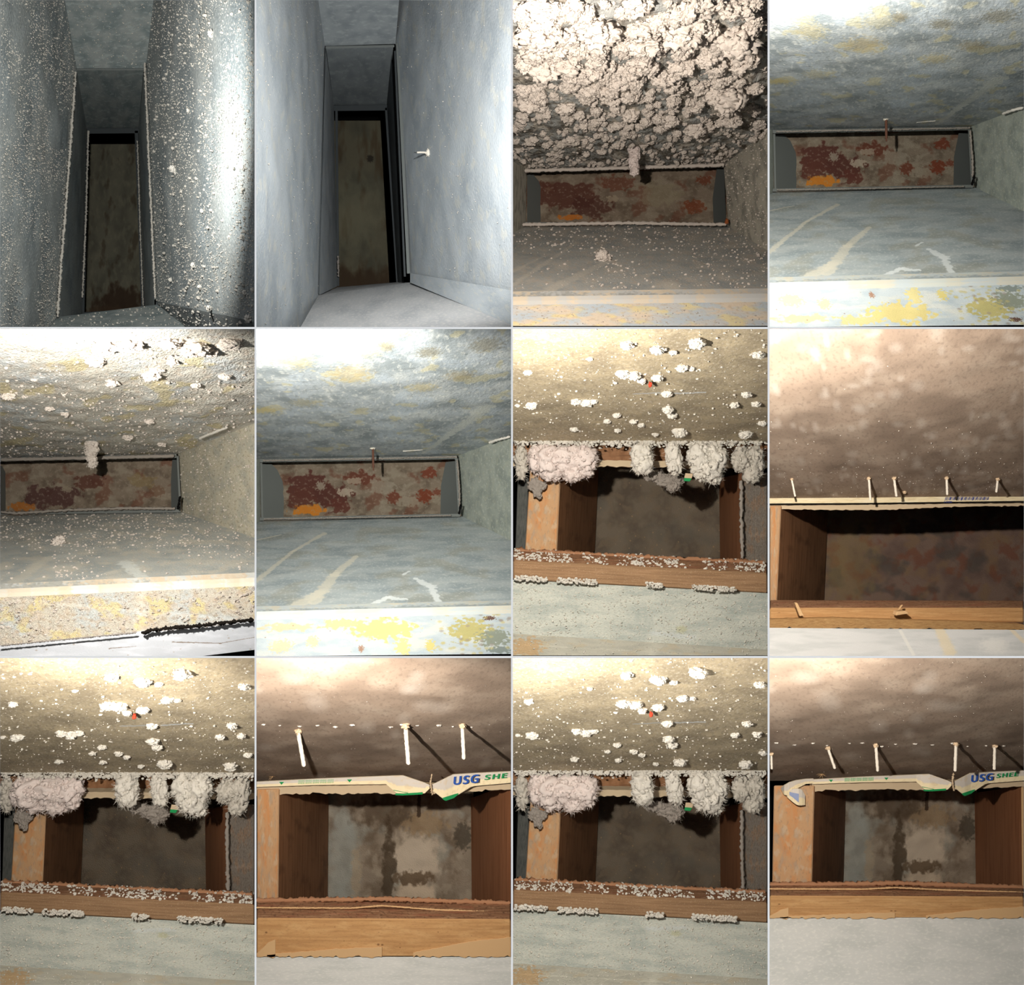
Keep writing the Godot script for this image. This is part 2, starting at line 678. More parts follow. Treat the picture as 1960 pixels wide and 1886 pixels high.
# ---------------------------------------------------------------- helpers: textures
class Tex:
	var w: int
	var h: int
	var r: PackedFloat32Array
	var g: PackedFloat32Array
	var b: PackedFloat32Array

	func _init(w_: int, h_: int, c: Color) -> void:
		w = w_
		h = h_
		r.resize(w * h); r.fill(c.r)
		g.resize(w * h); g.fill(c.g)
		b.resize(w * h); b.fill(c.b)

	# noise with fx, fy features over the width and height; where it lies between lo and hi the colour comes in
	func noise(c: Color, sd: int, fx: float, fy: float, lo: float, hi: float, amt: float, oct := 4) -> Tex:
		var n := FastNoiseLite.new()
		n.seed = sd
		n.frequency = 1.0
		n.fractal_octaves = oct
		var i := 0
		var sx := fx / w
		var sy := fy / h
		var inv := 1.0 / (hi - lo)
		for y in h:
			var yy := y * sy
			for x in w:
				var m := (n.get_noise_2d(x * sx, yy) - lo) * inv
				if m > 0.0:
					m = minf(m, 1.0) * amt
					r[i] += (c.r - r[i]) * m
					g[i] += (c.g - g[i]) * m
					b[i] += (c.b - b[i]) * m
				i += 1
		return self

	func blob(c: Color, at: Vector2, rx: float, ry: float, amt: float, rag := 0.6, soft := 0.15, sd := 1, fr := 2.5) -> Tex:
		var n := FastNoiseLite.new()
		n.seed = sd
		n.frequency = 1.0
		n.fractal_octaves = 4
		var reach := 1.0 + rag
		var big := maxf(rx * w, ry * h)
		for y in range(maxi(0, int((at.y - ry * reach) * h)), mini(h, int((at.y + ry * reach) * h) + 1)):
			for x in range(maxi(0, int((at.x - rx * reach) * w)), mini(w, int((at.x + rx * reach) * w) + 1)):
				var q := Vector2((float(x) / w - at.x) / rx, (float(y) / h - at.y) / ry)
				var d := q.length() + rag * n.get_noise_2d(q.x * fr * rx * w / big + at.x * 50.0, q.y * fr * ry * h / big)
				var m := (1.0 - smoothstep(1.0 - soft, 1.0 + soft, d)) * amt
				if m > 0.0:
					var i := y * w + x
					r[i] += (c.r - r[i]) * m
					g[i] += (c.g - g[i]) * m
					b[i] += (c.b - b[i]) * m
		return self

	func specks(c: Color, count: int, small: float, big: float, amt: float, sd: int) -> Tex:
		var rnd := RandomNumberGenerator.new()
		rnd.seed = sd
		for k in count:
			var s := lerpf(small, big, pow(rnd.randf(), 3.0))
			var cx := rnd.randf() * w
			var cy := rnd.randf() * h
			for y in range(maxi(0, int(cy - s)), mini(h, int(cy + s) + 1)):
				for x in range(maxi(0, int(cx - s)), mini(w, int(cx + s) + 1)):
					var m := clampf(1.3 - Vector2(x - cx, y - cy).length() / s, 0.0, 1.0) * amt
					var i := y * w + x
					r[i] += (c.r - r[i]) * m
					g[i] += (c.g - g[i]) * m
					b[i] += (c.b - b[i]) * m
		return self

	# a streak from point to point, widths as shares of the texture's width
	func streak(c: Color, a: Vector2, e: Vector2, wa: float, we: float, amt: float, rag := 0.5, sd := 1) -> Tex:
		var n := FastNoiseLite.new()
		n.seed = sd
		n.frequency = 1.0
		n.fractal_octaves = 3
		var big := maxf(wa, we) * (1.3 + rag)
		var asp := float(h) / w
		for y in range(maxi(0, int((minf(a.y, e.y) - big / asp) * h)), mini(h, int((maxf(a.y, e.y) + big / asp) * h) + 1)):
			for x in range(maxi(0, int((minf(a.x, e.x) - big) * w)), mini(w, int((maxf(a.x, e.x) + big) * w) + 1)):
				var p := Vector2(float(x) / w, float(y) / h)
				var d := e - a
				var t := clampf((p - a).dot(d) / d.length_squared(), 0.0, 1.0)
				var off := p - a - d * t
				off.y *= asp
				var m := off.length() / lerpf(wa, we, t) + rag * n.get_noise_2d(p.x * 40.0, p.y * 40.0)
				m = (1.0 - smoothstep(0.6, 1.1, m)) * amt
				if m > 0.0:
					var i := y * w + x
					r[i] += (c.r - r[i]) * m
					g[i] += (c.g - g[i]) * m
					b[i] += (c.b - b[i]) * m
		return self

	func done() -> ImageTexture:
		var out := PackedByteArray()
		out.resize(w * h * 3)
		for i in w * h:
			out[i * 3] = int(clampf(r[i], 0.0, 1.0) * 255.0)
			out[i * 3 + 1] = int(clampf(g[i], 0.0, 1.0) * 255.0)
			out[i * 3 + 2] = int(clampf(b[i], 0.0, 1.0) * 255.0)
		return ImageTexture.create_from_image(Image.create_from_data(w, h, false, Image.FORMAT_RGB8, out))


func C(r: int, g: int, b: int) -> Color:
	return Color(r / 255.0, g / 255.0, b / 255.0)


func skin(called: String, t: Tex, rough := 0.75, relief := 0.0, coarse := false) -> StandardMaterial3D:
	var m := StandardMaterial3D.new()
	m.resource_name = called
	m.albedo_texture = t.done()
	m.roughness = rough
	m.metallic_specular = 0.35
	if relief > 0.0:
		m.heightmap_enabled = true
		m.heightmap_texture = bump_coarse if coarse else bump_grain
		m.heightmap_scale = relief
	M[called] = m
	return m


func plain(called: String, c: Color, rough := 0.85) -> StandardMaterial3D:
	var m := StandardMaterial3D.new()
	m.resource_name = called
	m.albedo_color = c
	m.roughness = rough
	m.metallic_specular = 0.3
	M[called] = m
	return m


func relief_image(sd: int, side: int, f1: float, f2: float) -> Texture2D:
	var n := FastNoiseLite.new()
	n.seed = sd
	n.frequency = f1
	n.fractal_octaves = 4
	n.fractal_gain = f2
	var im := n.get_seamless_image(side, side)
	return ImageTexture.create_from_image(im)


func materials() -> void:
	bump_grain = relief_image(3, 1024, 0.08, 0.7)
	bump_coarse = relief_image(4, 1024, 0.02, 0.75)
	plain("white_paint", C(250, 250, 250), 0.6)
	plain("black_board", C(14, 14, 14), 0.95)
	plain("void", C(8, 8, 8), 1.0)
	for a in [["lint_white", C(222, 217, 208)], ["lint_pink", C(226, 213, 208)], ["lint_grey", C(158, 150, 142)], ["lint_pale", C(212, 208, 198)], ["lint_dust", C(196, 190, 180)], ["lint_beige", C(208, 198, 189)]]:
		var m := plain(a[0], a[1], 1.0)
		m.metallic_specular = 0.1
		m.uv1_triplanar = true
		m.uv1_world_triplanar = true
		m.uv1_scale = Vector3.ONE * 6.0
		m.heightmap_enabled = true
		m.heightmap_texture = bump_grain
		m.heightmap_scale = 0.12
	plain("steel", C(112, 116, 114), 0.6)
	plain("zinc", C(104, 108, 106), 0.7)
	plain("steel_dark", C(70, 74, 76), 0.6)
	plain("nail_white", C(226, 218, 204), 0.8)
	plain("nail_rust", C(104, 70, 56), 0.7)
	plain("nail_base", C(206, 182, 152), 0.95)
	plain("copper", C(214, 128, 80), 0.3).metallic = 0.8
	plain("red_bit", C(196, 70, 48), 0.8)
	plain("paper_green", C(36, 146, 84), 0.8)
	plain("paper_haze", C(150, 162, 196), 0.8)
	plain("paper_blue", C(44, 86, 170), 0.8)
	skin("paper_white", Tex.new(256, 32, C(214, 206, 196)).blob(C(242, 226, 188), Vector2(0.5, 1.0), 9.0, 0.5, 1.0, 0.0, 0.12).noise(C(214, 190, 150), 17, 14, 3, 0.15, 0.5, 0.4), 0.9)
	plain("gypsum", C(202, 182, 152), 0.95)
	plain("splinter", C(206, 170, 126), 0.85)
	plain("print_green", C(128, 186, 130), 0.8)
	plain("ink", C(58, 70, 140), 0.8)
	plain("black_dirt", C(26, 22, 18), 1.0)
	for sd in 6:
		var g := Geo.new()
		fluff(g, Vector3.ZERO, Vector3(1, 0.9, 0.9), 46, 0.14, 0.46, 2, 50 + sd, 0.5)
		protos.append(g.mesh(M.lint_white))
	var s := Geo.new()
	lump(s, Vector3.ZERO, Vector3.ONE, 1, 9, 0.5, 0.2)
	speck_mesh = s.mesh(M.lint_dust)
	pale_speck = speck_mesh.duplicate()
	pale_speck.surface_set_material(0, M.lint_pale)
	# woods
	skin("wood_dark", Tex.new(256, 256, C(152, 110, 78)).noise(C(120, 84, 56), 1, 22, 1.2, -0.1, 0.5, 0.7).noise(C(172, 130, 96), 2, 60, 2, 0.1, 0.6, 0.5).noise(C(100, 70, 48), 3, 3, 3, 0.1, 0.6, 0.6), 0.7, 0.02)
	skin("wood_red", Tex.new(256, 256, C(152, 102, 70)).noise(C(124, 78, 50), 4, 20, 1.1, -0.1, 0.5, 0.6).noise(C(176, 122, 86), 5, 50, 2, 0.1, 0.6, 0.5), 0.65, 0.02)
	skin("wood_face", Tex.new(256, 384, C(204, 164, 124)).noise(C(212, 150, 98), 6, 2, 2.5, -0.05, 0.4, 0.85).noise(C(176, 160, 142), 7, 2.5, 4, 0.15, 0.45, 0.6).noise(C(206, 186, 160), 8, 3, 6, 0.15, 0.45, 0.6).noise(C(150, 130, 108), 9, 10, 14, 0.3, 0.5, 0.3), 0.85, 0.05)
	skin("plywood", Tex.new(512, 96, C(198, 154, 104)).noise(C(168, 124, 80), 10, 3, 8, -0.2, 0.5, 0.6).noise(C(212, 172, 122), 11, 6, 3, 0.0, 0.5, 0.6).noise(C(150, 110, 74), 12, 40, 20, 0.2, 0.6, 0.35).specks(C(90, 58, 36), 12, 1, 3, 0.7, 3), 0.7, 0.04)
	skin("splintered", Tex.new(512, 64, C(172, 128, 96)).noise(C(124, 84, 60), 13, 5, 14, 0.0, 0.4, 0.7).noise(C(208, 170, 134), 14, 8, 18, 0.1, 0.4, 0.8).noise(C(104, 72, 54), 15, 60, 6, 0.2, 0.5, 0.6).noise(C(184, 112, 84), 16, 4, 5, 0.25, 0.4, 0.5), 0.85, 0.15)


# ---------------------------------------------------------------- the rack
func rack() -> void:
	var xs := [[-14.0, 0.0], [487.3, 490.8], [978.2, 981.8], [1469.2, 1473.0], [1960.0, 1974.0]]
	var ys := [[-14.0, 0.0], [626.1, 630.0], [1256.1, 1260.0], [1886.0, 1900.0]]
	var n := 0
	ox = 0
	oy = 0
	var span := func(x0: float, x1: float, y0: float, y1: float, k0: float, k1: float) -> Array:
		var c := []
		for k in [k0, k1]:
			c.append_array([P(x0, y0, k), P(x1, y0, k), P(x1, y1, k), P(x0, y1, k)])
		return c
	var put := func(c: Array, called: String, m: Material, bevel: float) -> void:
		var o := part(called, solid(c, [m], bevel), self)
		o.set_meta("kind", "structure")
	for x in xs:
		n += 1
		put.call(span.call(x[0], x[1], -14, 1900, 0.715, 0.735), "trim_%d" % n, M.white_paint, 0.0003)
		put.call(span.call(x[0], x[1], -14, 1900, 0.736, 2.4), "wall_partition", M.black_board, 0.0003)
	for y in ys:
		for i in 4:
			n += 1
			put.call(span.call(xs[i][1], xs[i + 1][0], y[0], y[1], 0.715, 0.735), "trim_%d" % n, M.white_paint, 0.0003)
			put.call(span.call(xs[i][1], xs[i + 1][0], y[0], y[1], 0.736, 2.4), "wall_partition", M.black_board, 0.0003)
	put.call(span.call(-14, 1974, -14, 1900, 2.401, 2.42), "wall_back", M.black_board, 0.001)


# ---------------------------------------------------------------- top left: narrow dusty duct
func panel_narrow_dusty() -> void:
	cell(0, 0, "in the top left duct")
	var duct := thing("air_duct", Q(200, 600, 1.5), "narrow upright galvanised duct speckled all over with white dust, top left of the rack", "duct")
	var c := facet([[147, 131, 1.5], [279, 131, 1.5], [294, 0, 1.40]], [[124, -1], [294, -1], [279, 131], [147, 131]])
	var l := facet([[147, 131, 1.5], [110, 607, 1.5], [124, 0, kat(c, 124, 0)]], [[-1, -1], [124, -1], [147, 131], [110, 607], [95, 627], [-1, 627]])
	var r := facet([[279, 131, 1.5], [299, 578, 1.5], [294, 0, 1.40]], [[294, -1], [488, -1], [488, 616], [299, 577], [279, 131]])
	var kb := kat(r, 487, 616)
	var fl := facet([[110, 607, 1.5], [301, 583, 1.49], [225, 626, 1.40]], [[95, 627], [110, 607], [301, 583], [357, 627]])
	var rib := facet([[299, 577, 1.5], [487, 616, kb], [357, 627, kat(fl, 357, 627) - 0.005]], [[299, 577], [488, 616], [488, 627], [357, 627], [301, 583]])
	var base := C(150, 154, 152)
	var t := Tex.new(512, 512, base).noise(C(112, 122, 126), 21, 2.5, 4, -0.2, 0.5, 0.7).noise(C(166, 174, 176), 22, 4, 5, 0.0, 0.5, 0.5).noise(C(182, 186, 186), 23, 90, 90, 0.15, 0.5, 0.55, 2)
	t.noise(C(96, 104, 108), 24, 120, 120, 0.2, 0.5, 0.4, 2).specks(C(206, 206, 202), 5000, 0.5, 1.6, 0.6, 5)
	sheet(l, "side_wall", duct, skin("galv_a", t, 0.85, 0.12), 60, 0.007, 6.0, 5)
	sheet(r, "side_wall", duct, M.galv_a, 60, 0.004, 6.0, 8)
	sheet(rib, "rib", duct, M.galv_a, 20)
	var tc := Tex.new(384, 384, C(136, 141, 139)).noise(C(96, 108, 110), 25, 3, 3, -0.2, 0.5, 0.7).noise(C(160, 168, 166), 26, 7, 14, 0.15, 0.45, 0.5).specks(C(196, 190, 176), 700, 0.5, 2.0, 0.6, 6)
	for i in 16:
		var a := Vector2(rng.randf(), rng.randf())
		tc.streak(C(186, 184, 172), a, a + Vector2(rng.randf_range(-0.1, 0.1), rng.randf_range(-0.08, 0.08)), 0.003, 0.002, 0.6, 0.3, i)
	sheet(c, "ceiling_panel", duct, skin("galv_top", tc, 0.6, 0.06), 40, 0.002, 8.0, 2)
	sheet(fl, "floor_panel", duct, M.galv_top, 20)
	# second length of duct behind the joint
	patch([[147, 133, 1.5], [275, 133, 1.5], [265, 246, 1.8], [166, 246, 1.8]], "ceiling_panel", duct, M.galv_top, 16, 0.003)
	patch([[147, 133, 1.5], [166, 246, 1.8], [157, 600, 1.8], [112, 608, 1.5]], "side_wall", duct, M.galv_a, 16, 0.004)
	patch([[276, 133, 1.5], [265, 246, 1.8], [278, 592, 1.8], [296, 586, 1.5]], "side_wall", duct, M.galv_a, 16, 0.004)
	patch([[112, 608, 1.5], [298, 583, 1.5], [278, 590, 1.8], [156, 601, 1.8]], "floor_panel", duct, M.galv_top, 8)
	part("flange", bar([278, 126, 1.485], [298, 574, 1.485], 5, 0.02, M.steel), duct)
	part("flange", bar([289, 300, 1.50], [302, 590, 1.50], 6, 0.02, M.steel_dark), duct)
	part("flange", bar([146, 133, 1.49], [278, 133, 1.49], 3, 0.02, M.steel), duct)
	part("flange", bar([145, 134, 1.49], [111, 606, 1.49], 4, 0.02, M.steel), duct)
	part("flange", bar([166, 251, 1.79], [268, 250, 1.79], 10, 0.02, M.steel_dark), duct)
	part("flange", bar([168, 256, 1.79], [159, 598, 1.79], 5, 0.02, M.steel_dark), duct)
	part("flange", bar([261, 250, 1.79], [274, 594, 1.79], 7, 0.02, M.steel_dark), duct)
	part("flange", bar([157, 600, 1.79], [276, 592, 1.79], 4, 0.02, M.steel_dark), duct)
	part("lint_edge", rope([Q(145, 138, 1.485), Q(128, 370, 1.485), Q(113, 560, 1.485), Q(110, 607, 1.485)], 0.0030, 3, M.lint_dust, 1.1), duct)
	part("lint_edge", rope([Q(277, 120, 1.48), Q(286, 330, 1.48), Q(297, 572, 1.48)], 0.0026, 4, M.lint_dust, 0.9), duct)
	part("lint_edge", rope([Q(169, 250, 1.78), Q(165, 400, 1.78), Q(158, 570, 1.78)], 0.0026, 6, M.lint_dust, 1.1), duct)
	part("lint_edge", rope([Q(263, 270, 1.78), Q(268, 430, 1.78), Q(274, 585, 1.78)], 0.0020, 7, M.lint_dust, 1.1), duct)
	var pt := Tex.new(256, 384, C(118, 114, 98)).noise(C(92, 90, 78), 31, 3, 5, -0.2, 0.5, 0.7).noise(C(140, 134, 114), 32, 9, 12, 0.0, 0.5, 0.5).noise(C(70, 58, 44), 33, 5, 5, 0.25, 0.5, 0.5)
	pt.blob(C(64, 46, 34), Vector2(0.62, 0.93), 0.38, 0.1, 0.8, 0.7, 0.3, 4).blob(C(84, 66, 50), Vector2(0.4, 0.99), 0.5, 0.05, 0.7)
	var plate := facet([[165, 276, 2.1], [275, 276, 2.1], [170, 605, 2.1]], [[155, 276], [280, 276], [280, 606], [155, 606]])
	var slab := thing("concrete_slab", Q(215, 606, 2.1), "dim olive grey slab closing the far end of the top left narrow duct", "slab")
	sheet(plate, "face", slab, skin("slab_a", pt, 0.9, 0.1), 24)
	var far := func(u: float, v: float) -> float: return 0.35 + 0.65 * clampf((u - 290.0) / 190.0, 0, 1)
	var dust: Array = strewn(r, 7000, 0.0006, 0.0015, 1.5, far) + strewn(r, 800, 0.0014, 0.0040, 3.5, far)
	dust.append_array(strewn(l, 6500, 0.0006, 0.0014, 1.5) + strewn(l, 350, 0.0012, 0.0028, 3.0))
	dust.append_array(strewn(c, 250, 0.0006, 0.002, 3.0))
	dust.append_array(strewn(rib, 160, 0.0008, 0.004, 3.0))
	dust.append_array(strewn(fl, 160, 0.0008, 0.003, 3.0))
	grains("dust_specks", dust, speck_mesh, "white dust specks peppering the walls of the top left narrow duct", "dust")
	clump(r, 335, 325, 7, "largest white crumb of plaster stuck to right wall of the top left narrow duct", "", 0.8, "plaster_crumb")
	for a in [[408, 66, 9], [442, 127, 6], [468, 322, 6], [452, 258, 5], [441, 455, 5], [424, 192, 5], [466, 455, 7], [372, 508, 7], [328, 536, 5], [384, 550, 6], [402, 590, 8], [362, 212, 5], [486, 610, 10], [316, 600, 7], [388, 404, 5], [470, 560, 6]]:
		clump(r if a[1] < 580 else rib, minf(a[0], 482), minf(a[1], 618), a[2] * 0.75, "", "plaster crumbs in the top left duct", 0.8, "plaster_crumb")
	label_mates("%s plaster crumb, %s from left, %s band of right wall, top left duct")


# ---------------------------------------------------------------- second of the top row: narrow clean duct
func panel_narrow_clean() -> void:
	cell(491, 0, "in the second duct of the top row")
	var duct := thing("air_duct", Q(200, 560, 1.5), "narrow upright galvanised duct with bare dull grey walls, second in the top row", "duct")
	var c := facet([[131, 88, 1.5], [266, 84, 1.5], [273, 0, 1.42]], [[118, -1], [273, -1], [266, 84], [131, 88]])
	var l := facet([[131, 88, 1.5], [119, 565, 1.5], [118, 0, kat(c, 118, 0)]], [[-1, -1], [118, -1], [131, 88], [119, 565], [84, 627], [-1, 627]])
	var r := facet([[266, 84, 1.5], [294, 523, 1.5], [273, 0, 1.46]], [[273, -1], [488, -1], [488, 556], [294, 523], [266, 84]])
	var kb := kat(r, 487, 556)
	var rib := facet([[294, 523, 1.49], [487, 556, kb - 0.01], [488, 622, kb - 0.05]], [[294, 523], [488, 556], [488, 622], [294, 541]])
	var fl := facet([[119, 566, 1.5], [294, 541, 1.5], [488, 622, kb - 0.06]], [[84, 627], [119, 565], [294, 541], [488, 622], [488, 627]])
	var t := Tex.new(512, 512, C(166, 172, 176)).noise(C(142, 150, 156), 41, 3, 4, -0.2, 0.5, 0.7).noise(C(172, 176, 178), 42, 6, 9, 0.0, 0.5, 0.5).noise(C(176, 180, 180), 43, 60, 60, 0.1, 0.5, 0.4, 2).noise(C(190, 186, 172), 44, 14, 18, 0.2, 0.45, 0.4)
	t.specks(C(206, 204, 198), 900, 0.5, 1.3, 0.5, 8)
	sheet(l, "side_wall", duct, skin("galv_b", t, 0.8, 0.08), 50, 0.006, 5.0, 15)
	sheet(r, "side_wall", duct, M.galv_b, 50, 0.004, 6.0, 18)
	sheet(rib, "rib", duct, M.galv_b, 30, 0.002)
	var tc := Tex.new(256, 256, C(136, 142, 144)).noise(C(114, 120, 124), 45, 3, 3, -0.2, 0.5, 0.7).noise(C(158, 164, 164), 46, 6, 10, 0.15, 0.45, 0.5)
	sheet(c, "ceiling_panel", duct, skin("galv_top_b", tc, 0.6, 0.04), 30, 0.002)
	var tf := Tex.new(384, 256, C(168, 168, 168)).noise(C(146, 148, 150), 47, 4, 3, -0.2, 0.5, 0.7).noise(C(190, 186, 180), 48, 40, 40, 0.1, 0.5, 0.5, 2)
	sheet(fl, "floor_panel", duct, skin("galv_floor_b", tf, 0.7, 0.06), 40, 0.002)
	patch([[133, 92, 1.5], [262, 90, 1.5], [249, 201, 1.8], [148, 201, 1.8]], "ceiling_panel", duct, M.galv_top_b, 16, 0.003)
	patch([[132, 92, 1.5], [148, 201, 1.8], [155, 548, 1.8], [120, 565, 1.5]], "side_wall", duct, M.galv_b, 16, 0.004)
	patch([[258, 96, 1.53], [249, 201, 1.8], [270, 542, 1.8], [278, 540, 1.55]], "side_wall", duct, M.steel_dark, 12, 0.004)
	patch([[120, 566, 1.5], [294, 541, 1.5], [272, 540, 1.8], [155, 550, 1.8]], "floor_panel", duct, M.galv_floor_b, 8)
	part("flange", bar([132, 91, 1.49], [264, 88, 1.49], 5, 0.02, M.steel), duct)
	part("flange", bar([270, 82, 1.485], [291, 524, 1.485], 6, 0.02, M.steel), duct)
	part("flange", bar([265, 97, 1.51], [284, 530, 1.51], 4, 0.02, M.steel_dark), duct)
	part("flange", bar([129, 92, 1.49], [119, 563, 1.49], 3, 0.02, M.steel_dark), duct)
	part("flange", bar([146, 207, 1.79], [250, 206, 1.79], 11, 0.02, M.steel_dark), duct)
	part("flange", bar([249, 206, 1.79], [271, 542, 1.79], 7, 0.02, M.steel_dark), duct)
	part("flange", bar([153, 212, 1.79], [156, 548, 1.79], 5, 0.02, M.steel_dark), duct)
	part("lint_edge", rope([Q(156, 490, 1.78), Q(157, 530, 1.78)], 0.003, 8, M.lint_grey, 0.8), duct)
	var pt := Tex.new(256, 384, C(118, 112, 92)).noise(C(94, 92, 78), 51, 2.5, 4, -0.2, 0.5, 0.8).noise(C(84, 64, 44), 52, 4, 3, 0.1, 0.5, 0.5)
	pt.blob(C(76, 58, 42), Vector2(0.5, 0.96), 0.6, 0.1, 0.8, 0.7, 0.4, 4).blob(C(52, 46, 40), Vector2(0.7, 0.22), 0.05, 0.02, 0.8).blob(C(150, 146, 120), Vector2(0.4, 0.55), 0.4, 0.2, 0.5, 0.6, 0.6)
	var plate := facet([[140, 231, 2.1], [237, 231, 2.1], [150, 560, 2.1]], [[130, 231], [237, 231], [255, 556], [130, 560]])
	var slab := thing("concrete_slab", Q(200, 556, 2.1), "dim olive brown slab at the far end of the second duct of the top row", "slab")
	sheet(plate, "face", slab, skin("slab_b", pt, 0.9, 0.08), 24)
	var s := on(r, 330, 293)
	var screw := thing("screw", s, "screw poking through the right wall of the second duct in the top row", "screw")
	var n: Vector3 = r.n
	var g := Geo.new()
	lump(g, s + n * 0.002, Vector3(0.006, 0.008, 0.005), 2, 5, 0.4, 0.2)
	part("paint_ring", g.mesh(M.nail_white), screw)
	part("shank", rope([s, s + n * 0.016, s + n * 0.032 + Vector3(0, -0.002, 0)], 0.0024, 5, M.nail_white, 0.15), screw)
	part("point", rope([s + n * 0.032 + Vector3(0, -0.002, 0), s + n * 0.04 + Vector3(0, -0.003, 0)], 0.0014, 5, M.steel_dark, 0.1), screw)
	grains("dust_specks", strewn(r, 500, 0.0005, 0.0014, 3.0) + strewn(l, 500, 0.0005, 0.0014, 3.0), speck_mesh, "fine dust grains on the grey walls of the second duct in the top row", "dust")


# ---------------------------------------------------------------- boots with a rusty plate at the end
func boot(far: Array, k: float, v_left: float, v_right: float, near_k: float, lip: Array, seam: Array, seam_floor: float, label: String) -> Dictionary:
	# far: TL TR BR BL of the far rim; seam: where the ceiling meets the right wall at the frame's right edge
	var d := {}
	d.duct = thing("air_duct", Q(240, far[2][1], k), label, "duct")
	var kl := [far[0][0], far[0][1], k]
	d.ceil = facet([kl, [far[1][0], far[1][1], k], [240, 0, near_k]], [[-1, -1], [488, -1], [488, seam[1]], far[1], far[0], [-1, v_left]])
	var ks := kat(d.ceil, 488, seam[1])
	d.right = facet([[far[1][0], far[1][1], k], [far[2][0], far[2][1], k], [488, seam[1], ks]], [far[1], [488, seam[1]], [488, seam_floor], far[2]])
	var kf := kat(d.right, 488, seam_floor)
	d.floor = facet([[far[3][0], far[3][1], k], [far[2][0], far[2][1], k], [488, seam_floor, kf]], [far[3], far[2], [488, seam_floor], [488, lip[1] - 14], [-1, lip[0] - 14], [-1, v_right]])
	if far[0][0] > 0:
		d.left = facet([[far[0][0], far[0][1], k], [far[3][0], far[3][1], k], [-1, v_left, kat(d.ceil, -1, v_left)]], [[-1, v_left], far[0], far[3], [-1, v_right]])
	var kq := kat(d.floor, -1, lip[0] - 14)
	var kr := kat(d.floor, 488, lip[1] - 14)
	d.bends = []
	var v0 := -14.0
	for step in [[-4.0, 0.00155], [4.0, 0.0011], [12.0, 0.0008]]:   # the metal turns down little by little
		var b := facet([[-1, lip[0] + v0, kq], [488, lip[1] + v0, kr], [-1, lip[0] + step[0], kq - step[1] * (step[0] - v0)]], [[-1, lip[0] + v0], [488, lip[1] + v0], [488, lip[1] + step[0]], [-1, lip[0] + step[0]]])
		kq = kat(b, -1, lip[0] + step[0])
		kr = kat(b, 488, lip[1] + step[0])
		v0 = step[0]
		d.bends.append(b)
	d.bend = d.bends[2]
	var ka := kat(d.bend, -1, lip[0] + 12)
	d.ledge = facet([[-1, lip[0] + 12, ka], [488, lip[1] + 12, kat(d.bend, 488, lip[1] + 12)], [240, 640, ka - 0.05]], [[-1, lip[0] + 12], [488, lip[1] + 12], [488, lip[3]], [-1, lip[2]]])
	return d


func bends(d: Dictionary, upper: Material, lower: Material) -> void:
	if lower == null:
		lower = M[upper.resource_name + "_low"]
	sheet(d.bends[0], "bend", d.duct, upper, 40)
	sheet(d.bends[1], "bend", d.duct, lower, 40)
	sheet(d.bends[2], "bend", d.duct, lower, 40)


func bend_skin(called: String, base: Color, over: Array, sd: int) -> StandardMaterial3D:
	var t := Tex.new(640, 64, base).noise(base.darkened(0.15), sd, 30, 6, 0.0, 0.5, 0.5)
	var r := RandomNumberGenerator.new()
	r.seed = sd
	for i in 46:
		t.blob(over[i % over.size()], Vector2(i / 45.0 + r.randf_range(-0.02, 0.02), 1.0 - r.randf() * 0.15), r.randf_range(0.02, 0.07), r.randf_range(0.25, 0.75), 0.85, 0.8, 0.3, i)
	var low := Tex.new(640, 64, over[0])
	for i in 60:
		low.blob(over[i % over.size()], Vector2(r.randf(), r.randf()), r.randf_range(0.02, 0.06), r.randf_range(0.3, 0.9), 0.7, 0.7, 0.3, i)
	skin(called + "_low", low, 0.75)
	return skin(called, t, 0.75, 0.08)


func rust_texture(f: Dictionary, marks: Array) -> Tex:
	var t := Tex.new(512, 192, C(136, 122, 106)).noise(C(104, 90, 76), 61, 7, 3, -0.1, 0.4, 0.8).noise(C(158, 148, 130), 62, 10, 5, 0.05, 0.4, 0.6).noise(C(112, 72, 56), 63, 5, 2.2, 0.2, 0.34, 0.6)
	for m in marks:
		var p := st(f, m[1], m[2])
		t.blob(m[0], p, m[3] / (f.w * 1000.0) * 1.9, m[4] / (f.h * 1000.0) * 1.9, m[5], 0.75, 0.12, int(m[1]), 1.6)
	t.noise(C(164, 152, 136), 64, 40, 15, 0.25, 0.42, 0.4)
	return t


func rust_end(d: Dictionary, far: Array, k: float, marks: Array, mat_name: String, label: String, collar: Array) -> void:
	var f := facet([[far[0][0], far[0][1], k + 0.08], [far[1][0], far[1][1], k + 0.08], [far[2][0], far[2][1] + 6, k + 0.08]], [[maxf(far[0][0] - 2, -1), far[0][1] - 6], [far[1][0] + 4, far[1][1] - 6], [far[2][0] + 4, far[2][1] + 6], [maxf(far[3][0] - 2, -1), far[3][1] + 6]])
	var plate := thing("rusty_plate", Q(200, far[2][1], k + 0.08), label, "plate")
	if not M.has(mat_name):
		skin(mat_name, rust_texture(f, marks), 0.85, 0.15)
	sheet(f, "face", plate, M[mat_name], 40, 0.003, 30.0, 4)
	for c in collar:
		var cf := facet([[c[0][0], c[0][1], k + 0.045], [c[1][0], c[1][1], k + 0.06], [c[-1][0], c[-1][1], k + 0.045]], c)
		sheet(cf, "collar", d.duct, M.zinc, 12, 0.001)


